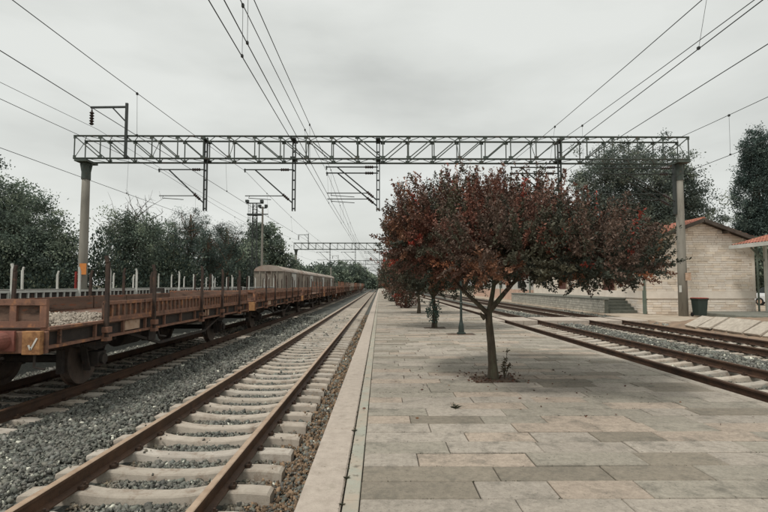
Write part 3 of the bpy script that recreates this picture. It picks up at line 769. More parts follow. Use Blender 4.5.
    for yy in (2.05, 9.35):
        b = MB(); b.tube([(-0.9, yy, 0.49), (0.9, yy, 0.49)], 0.075, 12); b.build('axle', U, t)
        for s in (-1, 1):
            w = link_mesh('wheel', WHEEL, t, (s * 0.75, yy, 0.505)); w.rotation_euler = (0, 0, math.pi if s > 0 else 0)
            b = MB(); b.box(min(s * 0.93, s * 1.17), max(s * 0.93, s * 1.17), yy - 0.14, yy + 0.14, 0.36, 0.63); b.tube([(s * 1.17, yy, 0.49), (s * 1.23, yy, 0.49)], 0.1, 12); b.build('axle_box', U, t)
            b = MB()
            for i in range(6): b.box(min(s * 0.99, s * 1.11), max(s * 0.99, s * 1.11), yy - 0.58 + 0.085 * i, yy + 0.58 - 0.085 * i, 0.80 - 0.026 * i, 0.824 - 0.026 * i)
            b.build('leaf_spring', U, t)
            b = MB()
            for q in (-1, 1): b.obox((s * 1.0, yy + q * 0.17, 0.3), (s * 1.0, yy + q * 0.4, 0.97), 0.03, 0.12, up=(1, 0, 0)); b.box(s * 1.05 - 0.04, s * 1.05 + 0.04, yy + q * 0.62 - 0.05, yy + q * 0.62 + 0.05, 0.78, 0.96)
            b.build('axle_guard', U, t)
            b = MB(); b.box(s * 0.75 - 0.05, s * 0.75 + 0.05, yy + 0.53, yy + 0.62, 0.3, 0.72); b.build('brake_block', U, t); MB().box(s * 0.75 - 0.05, s * 0.75 + 0.05, yy - 0.62, yy - 0.53, 0.3, 0.72).build('brake_block', U, t)
    b = MB(); b.box(-0.35, 0.35, 4.6, 5.9, 0.55, 0.95); b.tube([(0.6, 3.6, 0.72), (0.6, 4.5, 0.72)], 0.2, 14); b.box(-0.05, 0.05, 0.3, WL - 0.3, 0.92, 1.16); b.build('brake_gear', U, t)
    b = MB(); b.box(1.2, 1.36, 3.55, 3.9, 0.66, 0.92); b.tube([(1.47, 3.75, 0.9), (1.5, 3.75, 0.75), (1.5, 4.1, 0.7)], 0.02, 6); b.build('brake_valve', U, t)
    return t
PAL1 = dict(floor='rust_brown', sole='rust', side='rust', panel='rust_brown', stake='stake', end='rust_brown')
PAL2 = dict(floor='rust_brown', sole='rust', side='rust', stake='stake', end='rust_brown')
PAL0 = dict(floor='rust_brown', sole='underframe', panel='underframe', pitch=0.34, side='white', stake='white', end='white')  # dark panel stands in for the shaded gaps between the white ribs
GR = 'rusty flat wagons on the near siding'
names = ['nearest rusty flat wagon, gravel on its open near corner', 'second rusty flat wagon from the camera in the near row',
         'third rusty flat wagon from the camera in the near row', 'fourth rusty flat wagon from the camera in the near row']
w_a = flat_wagon(names[0], GR, PAL1, True, seed=1); w_a.location = (XW, 7.6, RT1)
# chalk tick on the first wagon's corner plate
b = MB(); b.obox((1.30, -0.157, 1.0), (1.33, -0.157, 0.93), 0.004, 0.03, up=(1, 0, 0.3)); b.obox((1.33, -0.157, 0.93), (1.42, -0.157, 1.10), 0.004, 0.025, up=(1, 0, 0.3)); b.build('chalk_mark', M['whitemark'], w_a)
w_b = flat_wagon(names[1], GR, PAL2, False, seed=2); w_b.location = (XW, 20.2, RT1)
w_c = flat_wagon(names[2], GR, PAL1, False, seed=3, drop=((1, 2), (1, 3))); w_c.location = (XW, 32.8, RT1)
w_d = copy_tree(w_b); w_d['label'] = names[3]; w_d.location = (XW, 45.4, RT1)
# farther wagons of the row: too small to show their parts
def far_wagon():
    b = MB(); b.box(-1.45, 1.45, 0, WL, 0.93, 1.24)
    for s in (-1, 1):
        board_panel(b, s * 1.44, s, 0.1, WL - 0.1, 1.25, 1.66, 30)
        for yy in STAKE_Y: b.box(s * 1.535 - 0.045, s * 1.535 + 0.045, yy - 0.04, yy + 0.04, 0.9, 2.3)
        for yy in (2.05, 9.35): b.tube([(s * 0.68, yy, 0.505), (s * 0.82, yy, 0.505)], 0.5, 18); b.box(min(s * 0.85, s * 1.15), max(s * 0.85, s * 1.15), yy - 0.4, yy + 0.4, 0.4, 0.93)
        for yy in (-0.58, WL): b.tube([(s * 0.875, yy, 1.05), (s * 0.875, yy + 0.58, 1.05)], 0.15, 10)
    for yy in (0.02, WL - 0.05): b.box(-1.45, 1.45, yy, yy + 0.03, 1.24, 1.65)
    return b
fw = [far_wagon().mesh('flat_wagon', M[m_]) for m_ in ('rust', 'rust_brown', 'van')]
ordn = ['fifth', 'sixth', 'seventh', 'eighth', 'ninth', 'tenth', 'eleventh', 'twelfth']
for i in range(8):
    o = link_mesh('flat_wagon', fw[[0, 1, 2][i % 3]], None, (XW, 58.0 + 12.6 * i, RT1)); tag(o, ordn[i] + ' flat wagon from the camera in the near row', 'flat wagon', GR)
# gravel on the nearest wagon
gb = MB(); gx0, gx1, gy0, gy1 = -1.38, 1.40, 0.2, 3.35; n_ = 26
rr = random.Random(8)
gp = np.column_stack([RNG.uniform(XW + gx0, XW + gx1, 5200), RNG.uniform(7.6 + gy0, 7.6 + gy1, 5200)])
gz = RT1 + 1.235 + 0.05 * np.minimum(1, np.minimum(gp[:, 0] - XW - gx0, XW + gx1 - gp[:, 0]) * 4) * RNG.random(len(gp))
gt = RNG.uniform(0.6, 1.1, (len(gp), 1)) * np.array([[1, 0.98, 0.95]]); gt = np.column_stack([gt, np.ones(len(gp))])
tag(stones('gravel', np.column_stack([gp, gz]), np.clip(RNG.lognormal(0, 0.3, len(gp)), 0.5, 2) * 0.024, M['rubble'], gt, RNG), 'pale gravel lying on the floor of the nearest rusty wagon', 'gravel')
# white wagons one track further
wn_ = ['nearest white-sided staked wagon, behind the rusty wagons', 'middle white-sided staked wagon, behind the rusty wagons', 'farthest white-sided staked wagon, just before the grey covered vans']
w0 = flat_wagon(wn_[0], 'white staked wagons on the far siding', PAL0, seed=5, stake_top=2.46, bh=1.70); w0.location = (XW0, 9.6, RT1 + 0.03)
for i in (1, 2):
    c = copy_tree(w0); c['label'] = wn_[i]; c.location = (XW0, 9.6 + 12.6 * i, RT1 + 0.03)
# covered vans beyond them
def covered_van(label, side):
    t = empty('covered_van', (0, 0, 0)); tag(t, label, 'covered wagon', 'covered vans on the far siding')
    L_ = 13.0
    MB().box(-1.3, 1.3, 0, L_, 0.95, 1.2).build('underframe', M['underframe'], t)
    b = MB(); b.box(-1.36, 1.36, 0.02, L_ - 0.02, 1.2, 3.28); b.build('body', M[side], t)
    prof_ = [(1.42 * math.sin(a), 3.24 + 0.62 * math.cos(a)) for a in [R(-90 + 15 * i) for i in range(13)]]
    b = MB(); b.loft([[(x, y, z) for x, z in prof_] for y in (-0.08, L_ + 0.08)]); b.build('roof', M['van_roof'], t)
    for s in (-1, 1):
        b = MB()
        for i in range(12):
            yy = 0.05 + (L_ - 0.1) * i / 11
            if not 5.2 < yy < 7.8: b.box(min(s * 1.36, s * 1.42), max(s * 1.36, s * 1.42), yy - 0.05, yy + 0.05, 1.2, 3.24)
        b.build('side_rib', M[side], t, kind='stuff')
        d = MB().box(min(s * 1.36, s * 1.45), max(s * 1.36, s * 1.45), 5.2, 7.8, 1.15, 3.2).build('door', M['white'] if side == 'van' else M['van'], t)
        MB().box(min(s * 1.45, s * 1.48), max(s * 1.45, s * 1.48), 5.1, 7.9, 3.14, 3.22).build('door_rail', M['steel_dark'], d)
    for yy in (0.0, L_):
        for xx in (-0.85, -0.3, 0.3, 0.85): MB().box(xx - 0.05, xx + 0.05, yy - 0.06, yy + 0.06, 1.2, 3.5).build('end_post', M[side], t)
        for s in (-1, 1): MB().tube([(s * 0.875, yy, 1.05), (s * 0.875, yy + (-0.58 if yy == 0 else 0.58), 1.05)], 0.15, 12).build('buffer', M['underframe'], t)
    for yy in (2.4, 10.6):
        for s in (-1, 1): link_mesh('wheel', WHEEL, t, (s * 0.75, yy, 0.505), math.pi if s > 0 else 0)
        MB().tube([(-0.9, yy, 0.49), (0.9, yy, 0.49)], 0.075, 10).build('axle', M['underframe'], t)
    return t
van1 = covered_van('nearest grey covered goods van with rounded roof', 'van'); van1.location = (XW0, 49.5, RT1)
for i, lb in enumerate(('second grey covered goods van behind the rusty wagons', 'third grey covered goods van behind the rusty wagons', 'farthest grey covered goods van below the second portal')):
    c = copy_tree(van1); c['label'] = lb; c.location = (XW0, 63.8 + 14.3 * i, RT1)

# ------------------------------------------------------------------ lattice mast and concrete pole behind the vans
def lattice_mast():
    t = empty('lattice_mast', (-13.3, 53, -0.66)); tag(t, 'dark lattice floodlight mast with crossarm behind the wagons', 'mast')
    H = 10.9
    for sx in (-1, 1):
        for sy in (-1, 1): MB().obox((sx * 0.28, sy * 0.28, 0), (sx * 0.2, sy * 0.2, H), 0.06, 0.06).build('corner_leg', M['steel_dark'], t)
    b = MB(); n = 17
    for i in range(n):
        z0, z1 = H * i / n, H * (i + 1) / n; w0_ = 0.28 - 0.08 * i / n; w1 = 0.28 - 0.08 * (i + 1) / n
        for (a, c) in (((-1, -1), (1, -1)), ((1, -1), (1, 1)), ((1, 1), (-1, 1)), ((-1, 1), (-1, -1))):
            if i % 2: a, c = c, a
            b.obox((a[0] * w0_, a[1] * w0_, z0), (c[0] * w1, c[1] * w1, z1), 0.03, 0.03); b.obox((a[0] * w0_, a[1] * w0_, z0), (c[0] * w0_, c[1] * w0_, z0), 0.03, 0.03)
    b.build('lacing_bar', M['steel_dark'], t, kind='stuff')
    b = MB()
    for xx in (-0.62, -0.42): b.obox((xx, -0.3, 0.2), (xx, -0.3, H), 0.035, 0.035)
    for i in range(30): b.box(-0.62, -0.42, -0.315, -0.285, 0.5 + i * 0.34, 0.53 + i * 0.34)
    b.build('ladder', M['steel_dark'], t)
    MB().box(-0.75, 0.75, -0.35, 0.35, H - 1.25, H - 1.1).build('platform', M['steel_dark'], t)
    MB().box(-0.9, 0.9, -0.06, 0.06, H + 0.0, H + 0.1).build('crossarm', M['steel_dark'], t)
    for xx in (-0.8, 0.75): MB().box(xx - 0.16, xx + 0.16, -0.3, 0.1, H + 0.1, H + 0.38).build('floodlight', M['steel_dark'], t)
lattice_mast()
t = empty('concrete_mast', (-12.95, 55, -0.66)); tag(t, 'slim pale concrete pole right of the lattice mast', 'mast')
MB().tube([(0, 0, 0), (0, 0, 10.9)], [0.15, 0.10], 14).build('shaft', M['pole'], t)
b = MB(); b.box(-0.5, 0.6, -0.05, 0.05, 10.0, 10.1); b.box(-0.35, 0.45, -0.05, 0.05, 10.7, 10.8); b.build('crossarm', M['steel_dark'], t)
for xx in (-0.3, 0.4): MB().box(xx - 0.15, xx + 0.15, -0.25, 0.1, 10.8, 11.1).build('floodlight', M['steel_dark'], t)

# ------------------------------------------------------------------ stone station building
BX0, BX1, BY0, BY1 = 14.75, 20.75, 27.6, 48.0
EAVE, RIDGE = 4.0, 5.12
bl = empty('stone_building', (BX0, BY0, -0.03)); tag(bl, 'pale stone station building with red tiled gable roof', 'building')
def loc_(o): o.location = (o.location[0] - BX0, o.location[1] - BY0, o.location[2] + 0.03); return o
xm = (BX0 + BX1) / 2
b = MB(); b.loft([[(BX0 + 0.03, y, -0.1), (BX1 - 0.03, y, -0.1), (BX1 - 0.03, y, EAVE), (xm, y, RIDGE), (BX0 + 0.03, y, EAVE)] for y in (BY0 + 0.03, BY1)])
walls = loc_(b.build('wall', M['mortar'], bl))
def brick_tint(r):
    u = r.random(); k = r.uniform(0.92, 1.06)
    c = (1, 1, 1) if u < 0.52 else ((1.0, 0.96, 0.91) if u < 0.80 else ((0.92, 0.90, 0.87) if u < 0.95 else (0.82, 0.76, 0.70)))
    return tuple(x * k for x in c) + (1,)
OPEN = [(31.4, 33.0, 0.9, 3.0, 'door'), (36.2, 37.4, 1.55, 3.0, 'window'), (39.6, 41.2, 0.9, 3.0, 'door'), (44.4, 45.6, 1.55, 3.0, 'window')]
rb = random.Random(77); bk = MB(); H_C = 0.128
z = 0.0; c = 0
PL0, PL1 = 0.86, 1.26        # plaster band
while z < RIDGE - 0.1:
    if PL0 - H_C < z < PL1: z = PL1; continue
    zz = z + H_C
    half = (BX1 - BX0) / 2 if zz < EAVE else (BX1 - BX0) / 2 * (RIDGE - zz) / (RIDGE - EAVE)
    if half > 0.15:
        x = xm - half - (0.2 if c % 2 else 0)
        while x < xm + half:
            w = rb.choice([0.3, 0.38, 0.45, 0.52]); xa, xb = max(x, xm - half), min(x + w, xm + half)
            if xb - xa > 0.06:
                pr = rb.uniform(0.0, 0.022); bk.box(xa + 0.006, xb - 0.006, BY0 - pr, BY0 + 0.06, z + 0.006, zz - 0.006, brick_tint(rb))
            x += w
    if zz < EAVE:
        y = BY0
        while y < BY1:
            w = rb.choice([0.3, 0.4, 0.5]); ye = min(y + w, BY1)
            blocked = any(a - 0.12 < ye and y < e_ + 0.12 and z < zt + 0.15 and zz > zb - 0.05 for a, e_, zb, zt, _ in OPEN)
            if not blocked: bk.box(BX0 - rb.uniform(0, 0.02), BX0 + 0.06, y + 0.006, ye - 0.006, z + 0.006, zz - 0.006, brick_tint(rb))
            y += w
    z = zz; c += 1
loc_(bk.build('brick', M['brick'], bl, kind='stuff'))
b = MB(); b.box(BX0 - 0.035, BX1 + 0.035, BY0 - 0.035, BY0 + 0.1, PL0 - 0.01, PL1); b.box(BX0 - 0.034, BX0 + 0.1, BY0 - 0.034, BY1, PL0 - 0.012, PL1 - 0.002); loc_(b.build('plaster_band', M['band'], bl))
loc_(MB().box(BX0 - 0.04, BX0 + 0.12, BY0 + 20.0, BY1, 1.27, EAVE).build('corner_strip', M['band'], bl)); b = MB(); b.box(BX1 - 0.14, BX1 + 0.015, BY0 - 0.025, BY0 + 0.1, 1.27, EAVE - 0.05); loc_(b.build('corner_strip', M['band'], bl))
for (ya, yb, z0, z1, kind_) in OPEN:
    b = MB(); b.box(BX0 - 0.03, BX0 + 0.04, ya - 0.12, ya, z0, z1 + 0.14); b.box(BX0 - 0.03, BX0 + 0.04, yb, yb + 0.12, z0, z1 + 0.14); b.box(BX0 - 0.03, BX0 + 0.04, ya, yb, z1, z1 + 0.14)
    fr = loc_(b.build('opening_surround', M['frame'], bl))
    b = MB(); b.box(BX0 - 0.005, BX0 + 0.035, ya + 0.002, yb - 0.002, z0, z1 - 0.002)
    if kind_ == 'door':
        loc_(b.build('door', M['door'], bl))
        for i in range(5): loc_(MB().box(BX0 - 0.02, BX0 - 0.004, ya + 0.05 + i * 0.3, ya + 0.28 + i * 0.3, z0 + 0.05, z1 - 0.1).build('door_plank', M['door'], bl))
    else:
        loc_(b.build('window', M['glass'], bl)); b = MB(); b.box(BX0 - 0.02, BX0 - 0.003, (ya + yb) / 2 - 0.03, (ya + yb) / 2 + 0.03, z0, z1); b.box(BX0 - 0.021, BX0 - 0.002, ya, yb, (z0 + z1) / 2 - 0.03, (z0 + z1) / 2 + 0.03); loc_(b.build('window_bar', M['frame'], bl))
# roof: deck, then rows of barrel tiles
sl = (RIDGE - EAVE) / (xm - BX0); OV = 0.45
def roof(par, ya, yb, x_lo, x_mid, z_lo, z_mid, name='roof', tile_w=0.21):
    d = MB()
    for s in (0, 1):
        xe, xr_ = (x_lo, x_mid) if s == 0 else (2 * x_mid - x_lo, x_mid)
        d.loft([[(xe, y, z_lo), (xr_, y, z_mid), (xr_, y, z_mid + 0.09), (xe, y, z_lo + 0.09)] for y in (ya, yb)])
    dk = d.build(name, M['wood'], par)
    rt = random.Random(4); tl = MB()
    ln = math.hypot(x_mid - x_lo, z_mid - z_lo); nrow = max(1, int(ln / 0.36))
    for s in (0, 1):
        y = ya + 0.02
        while y < yb - 0.1:
            for k in range(nrow):
                u0, u1 = k / nrow, (k + 1.15) / nrow
                pts = []
                for u, up in ((u0, 0.035), (min(u1, 1.0), 0.012)):
                    xx = x_lo + (x_mid - x_lo) * u; zz = z_lo + (z_mid - z_lo) * u + 0.09 + up
                    if s: xx = 2 * x_mid - xx
                    pts.append([(xx, y + tile_w * 0.92 * q, zz + h_) for q, h_ in ((0, 0), (0.2, 0.045), (0.5, 0.065), (0.8, 0.045), (1, 0))])
                kk = rt.uniform(0.75, 1.2); t_ = (kk, kk * rt.uniform(0.9, 1.1), kk * rt.uniform(0.9, 1.12), 1)
                tl.loft(pts, cap=False, tint=t_, closed=False)
            y += tile_w
    tl.build('roof_tile', M['tile'], dk, kind='stuff')
    b = MB(); b.tube([(x_mid, ya, z_mid + 0.11), (x_mid, yb, z_mid + 0.11)], 0.09, 10); b.build('ridge_tile', M['tile_plain'], dk)
    return dk
dk = loc_(roof(bl, BY0 - 0.45, BY1 + 0.3, BX0 - OV, xm, EAVE - OV * sl + 0.02, RIDGE + 0.02))
b = MB()
for s in (-1, 1):
    xe = xm + s * (xm - BX0 + OV + 0.02); b.obox((xe, BY0 - 0.47, EAVE - OV * sl + 0.02), (xm, BY0 - 0.47, RIDGE + 0.045), 0.05, 0.2)
loc_(b.build('barge_board', M['wood'], bl))
for (f, s) in ((0.45, 1), (0.95, 1), (0.45, -1), (0.95, -1)):
    xx = xm + s * f * (xm - BX0); zz = RIDGE - (RIDGE - EAVE) * f
    loc_(MB().box(xx - 0.07, xx + 0.07, BY0 - 0.44, BY0 + 0.1, zz - 0.17, zz - 0.01).build('purlin_end', M['wood'], bl))
b = MB(); b.tube([(BX0 - OV - 0.04, BY0 - 0.3, EAVE - OV * sl), (BX0 - OV - 0.04, BY1, EAVE - OV * sl - 0.03)], 0.06, 8); loc_(b.build('gutter', M['pipe'], bl))
b = MB(); b.tube([(BX0 - OV, BY0 + 0.2, EAVE - 0.25), (BX0 - 0.1, BY0 + 0.12, EAVE - 0.55), (BX0 - 0.1, BY0 + 0.12, 1.4), (BX0 - 0.1, BY0 + 0.12, 0.0)], 0.055, 10); b.box(BX0 - 0.17, BX0 - 0.03, BY0 + 0.05, BY0 + 0.2, 0.0, 1.3); loc_(b.build('downpipe', M['pipe'], bl))
b = MB(); b.tube([(BX1 + 0.1, BY0 - 0.1, EAVE - 0.3), (BX1 + 0.1, BY0 - 0.1, 0)], 0.05, 10); loc_(b.build('downpipe', M['pipe'], bl))

# white building further along the same platform
wb = empty('white_building', (14.6, 48.1, -0.03)); tag(wb, 'white plastered two-storey building beyond the stone one', 'building')
MB().box(0, 8, 0.05, 30, 0, 7.0).build('wall', M['white_wall'], wb)
MB().box(-0.06, 8.05, 0.0, 30.05, 0, 1.15).build('plinth', M['pink_wall'], wb)
roof(wb, -0.5, 30.5, -0.5, 4.0, 7.02, 8.9, 'roof', 0.3); b = MB(); b.poly([(0, 0.05, 7.0), (8, 0.05, 7.0), (4, 0.05, 8.72)]); b.poly([(0, 30, 7.0), (8, 30, 7.0), (4, 30, 8.72)]); b.build('gable_end', M['white_wall'], wb)
for i in range(7):
    y = 2.0 + i * 4.1
    MB().box(-0.10, 0.02, y - 0.18, y + 0.18, 1.15, 7.0).build('pilaster', M['white_wall'], wb)
    for zz in (1.2, 4.4):
        if i < 7:
            f = MB(); f.box(-0.05, 0.02, y + 1.25, y + 2.85, zz, zz + 2.1); w_ = f.build('window', M['white'], wb)
            MB().box(-0.07, -0.049, y + 1.37, y + 2.73, zz + 0.1, zz + 2.0).build('pane', M['glass'], w_)
for y in (0.3, 12.2): MB().tube([(-0.12, y, 0), (-0.12, y, 6.9)], 0.07, 8).build('downpipe', M['pipe'], wb)

# ------------------------------------------------------------------ loading dock with steps
dk_ = empty('loading_dock', (12.7, 28.4, -0.012)); tag(dk_, 'grey block-faced loading dock with steps beside the stone building', 'loading dock')
DH = 0.86; DY0, DY1 = 1.7, 20.0
MB().box(0.06, 2.0, DY0, DY1, 0, DH - 0.08).build('core', M['dock_top'], dk_)
MB().slab(-0.05, 2.04, DY0 - 0.05, DY1, DH - 0.08, DH, 0.015).build('coping', M['dock_top'], dk_)
MB().box(0.02, 0.24, 0, DY0 - 0.05, 0, DH - 0.08).build('side_wall', M['step'], dk_)
MB().slab(-0.05, 0.27, -0.03, DY0 - 0.05, DH - 0.08, DH + 0.001, 0.015).build('side_wall_coping', M['dock_top'], dk_)
b = MB(); rr = random.Random(12)
for j in range(5):
    y = -0.2 + (0.13 if j % 2 else 0)
    while y < DY1:
        k = rr.uniform(0.85, 1.15); ya, yb = max(y, 0), min(y + 0.26, DY1)
        if yb - ya > 0.04:
            zc0, zc1 = j * 0.156 + 0.002, (j + 1) * 0.156 - 0.002; ym, zm = (ya + yb) / 2, (zc0 + zc1) / 2
            n = len(b.v); b.v += [(0.02, ya + 0.008, zc0), (0.02, yb - 0.008, zc0), (0.02, yb - 0.008, zc1), (0.02, ya + 0.008, zc1), (-0.03, ym - 0.06, zm + 0.06), (-0.03, ym + 0.06, zm - 0.06)]
            b.f += [(n, n + 1, n + 5), (n, n + 5, n + 4), (n + 1, n + 2, n + 5), (n + 2, n + 4, n + 5), (n + 2, n + 3, n + 4), (n + 3, n, n + 4)]; b.t += [(k, k, k, 1)] * 6
        y += 0.26
b.build('face_block', M['grey_stone'], dk_, kind='stuff')
for i in range(4):
    MB().slab(0.26, 1.98, DY0 - 0.05 - 0.36 * (4 - i), DY0 - 0.05, i * DH / 5, (i + 1) * DH / 5, 0.015).build('step', M['step'], dk_)

# ------------------------------------------------------------------ wheeled bin
bn = empty('wheeled_bin', (16.28, 25.5, -0.012)); tag(bn, 'dark green wheeled bin with red lid beside the right pole', 'bin')
b = MB(); b.loft([[(-w, -d, z), (w, -d, z), (w, d, z), (-w, d, z)] for w, d, z in ((0.20, 0.25, 0.06), (0.25, 0.31, 0.86), (0.275, 0.34, 0.87), (0.275, 0.34, 0.93))]); b.build('body', M['bin'], bn, bevel=0.02)
b = MB(); b.loft([[(-w, -d, z), (w, -d, z), (w, d, z), (-w, d, z)] for w, d, z in ((0.282, 0.352, 0.932), (0.28, 0.35, 0.945), (0.22, 0.29, 0.968))]); b.build('lid', M['binlid'], bn, bevel=0.01)
MB().tube([(-0.22, 0.37, 0.91), (0.22, 0.37, 0.91)], 0.02, 8).build('handle', M['bin'], bn)
for s in (-1, 1): MB().tube([(s * 0.21, 0.25, 0.1), (s * 0.26, 0.25, 0.1)], 0.1, 16).build('wheel', M['tyre'], bn)

# ------------------------------------------------------------------ tiled canopy at the right edge
cp = empty('tiled_canopy', (19.0, 23.6, 0.17)); tag(cp, 'tiled canopy on white posts at the right edge', 'canopy')
d = roof(cp, -0.2, 3.2, -0.1, 3.4, 3.42, 4.4, 'roof'); 
MB().box(-0.16, -0.105, -0.25, 3.25, 3.36, 3.56).build('fascia', M['white'], cp); MB().box(-0.1, 6.9, -0.27, -0.205, 3.36, 3.46).build('fascia', M['white'], cp)
for (x, y) in ((1.5, 0.15), (1.5, 2.85), (5.6, 0.15), (5.6, 2.85)):
    p = MB().box(x - 0.07, x + 0.07, y - 0.07, y + 0.07, 0.0, 3.52).build('post', M['white'], cp, bevel=0.01)
    MB().obox((x - 0.07, y, 2.7), (x - 0.75, y, 3.42), 0.07, 0.07).build('bracket', M['pipe'], p)
MB().box(1.45, 5.65, 0.1, 0.2, 3.3, 3.45).build('beam', M['wood'], cp)

# parked car glimpsed behind the building
def car(loc, rz):
    t = empty('parked_car', loc, rz); tag(t, 'white parked car glimpsed right of the stone building', 'car')
    secs = [(-2.05, 0.45, 0.75, 0.72), (-2.0, 0.32, 0.86, 0.8), (-1.2, 0.28, 0.95, 0.85), (1.5, 0.28, 0.98, 0.85), (1.98, 0.32, 0.95, 0.8), (2.05, 0.45, 0.8, 0.72)]
    b = MB(); b.loft([[(-w, y, z0), (w, y, z0), (w, y, (z0 + z1) / 2 + 0.1), (w - 0.08, y, z1), (-w + 0.08, y, z1), (-w, y, (z0 + z1) / 2 + 0.1)] for y, z0, z1, w in secs]); bd = b.build('body', M['carwhite'], t, bevel=0.03)
    b = MB(); b.loft([[(-w, y, z) for y, z in ((-1.25, 0.93), (1.6, 0.95), (1.2, 1.42), (0.9, 1.48), (-0.3, 1.48), (-0.6, 1.4))] for w in (-0.72, 0.72)]); cb = b.build('cabin', M['glass'], t, bevel=0.03)
    MB().box(-0.62, 0.62, -0.4, 1.05, 1.47, 1.5).build('roof', M['carwhite'], t, bevel=0.01)
    for y in (-1.3, 1.3):
        for s in (-1, 1):
            w = MB().tube([(s * 0.68, y, 0.31), (s * 0.87, y, 0.31)], 0.31, 20).build('wheel', M['tyre'], t); MB().tube([(s * 0.865, y, 0.31), (s * 0.885, y, 0.31)], 0.19, 14).build('rim', M['plate'], w)
    for s in (-1, 1): MB().box(s * 0.55 - 0.14, s * 0.55 + 0.14, -2.06, -1.99, 0.6, 0.72).build('headlight', M['lampglass'], t)
car((31.2, 38.5, -0.012), R(20))

# ------------------------------------------------------------------ green lamp post on the platform
lp = empty('lamp_post', (2.67, 16.55, -0.02)); tag(lp, 'dark green iron lamp post on the platform under the trees', 'lamp post')
MB().tube([(0, 0, 0), (0, 0, 0.06), (0, 0, 0.08), (0, 0, 0.3), (0, 0, 0.42), (0, 0, 0.5)], [0.15, 0.15, 0.10, 0.085, 0.055, 0.045], 12).build('base', M['lamp'], lp)
MB().tube([(0, 0, 0.5), (0, 0, 1.0), (0, 0, 1.03), (0, 0, 1.06), (0, 0, 2.7)], [0.042, 0.04, 0.06, 0.04, 0.03], 12).build('shaft', M['lamp'], lp)
MB().tube([(0, 0, 2.7), (0, 0, 2.75), (0, 0, 3.05)], [0.06, 0.1, 0.16], 8).build('lantern', M['lampglass'], lp); MB().tube([(0, 0, 3.05), (0, 0, 3.08), (0, 0, 3.2), (0, 0, 3.3)], [0.2, 0.19, 0.06, 0.01], 8).build('lantern_cap', M['lamp'], lp)
# ------------------------------------------------------------------ foliage
def leaves_mesh(name, C, D, size, tint, rng, aspect=0.5, fold=0.25, mt='leaf'):
    """one folded leaf (two triangles) per centre C pointing along D"""
    n = len(C)
    D = D / np.maximum(np.linalg.norm(D, axis=1), 1e-6)[:, None]
    Rr = rng.normal(size=(n, 3)); S = np.cross(D, Rr); S /= np.maximum(np.linalg.norm(S, axis=1), 1e-6)[:, None]
    Nn = np.cross(S, D)
    L_ = size[:, None]
    a = C; b = C + D * L_ * 0.5 + S * L_ * aspect * 0.5 + Nn * L_ * fold * 0.4; c = C + D * L_; d = C + D * L_ * 0.5 - S * L_ * aspect * 0.5 + Nn * L_ * fold * 0.4
    V = np.stack([a, b, c, d], 1).reshape(-1, 3)
    i = (np.arange(n) * 4)[:, None]
    F = np.concatenate([i + np.array([[0, 1, 2]]), i + np.array([[0, 2, 3]])], 1).reshape(-1, 3)
    return arr_mesh(name, V, F, M[mt], np.repeat(tint, 2, 0))
def pal_pick(pal, w, n, rng, jit=0.2):
    P = np.array([lin(*p) for p in pal]); i = rng.choice(len(pal), n, p=np.array(w) / sum(w))
    c = P[i].copy(); c[:, :3] *= rng.uniform(1 - jit, 1 + jit, (n, 1)); return c
def sample_ell(ells, n, rng, lo=0.5, zmin=None):
    """points in a union of ellipsoids, biased to the shell, and their outward direction"""
    vol = np.array([e[3] * e[4] * e[5] for e in ells]) ** 0.75; idx = rng.choice(len(ells), n, p=vol / vol.sum())
    E = np.array(ells)[idx]
    d = rng.normal(size=(n, 3)); d /= np.linalg.norm(d, axis=1)[:, None]
    r = rng.uniform(lo ** 3, 1, n) ** (1 / 3)
    P = E[:, :3] + d * r[:, None] * E[:, 3:6]
    if zmin is not None:
        k = P[:, 2] > zmin; return P[k], d[k]
    return P, d
def limbs(b, base, top, targets, r0, r1, rng, n=6, wob=0.12):
    """tapered limbs from along base->top to each target"""
    base, top = np.array(base), np.array(top)
    for tg in targets:
        u = rng.uniform(0.35, 0.98); s = base + (top - base) * u
        mid = s + (tg - s) * 0.5 + np.array([0, 0, -0.08 * np.linalg.norm(tg - s)]) + rng.normal(size=3) * wob
        k = np.linspace(0, 1, n)[:, None]
        pts = (1 - k) ** 2 * s + 2 * k * (1 - k) * mid + k ** 2 * tg
        rs = r0 * (1 - 0.45 * u) * (1 - k[:, 0]) + r1 * k[:, 0]
        b.tube([tuple(p) for p in pts], list(rs), 6, cap=False)

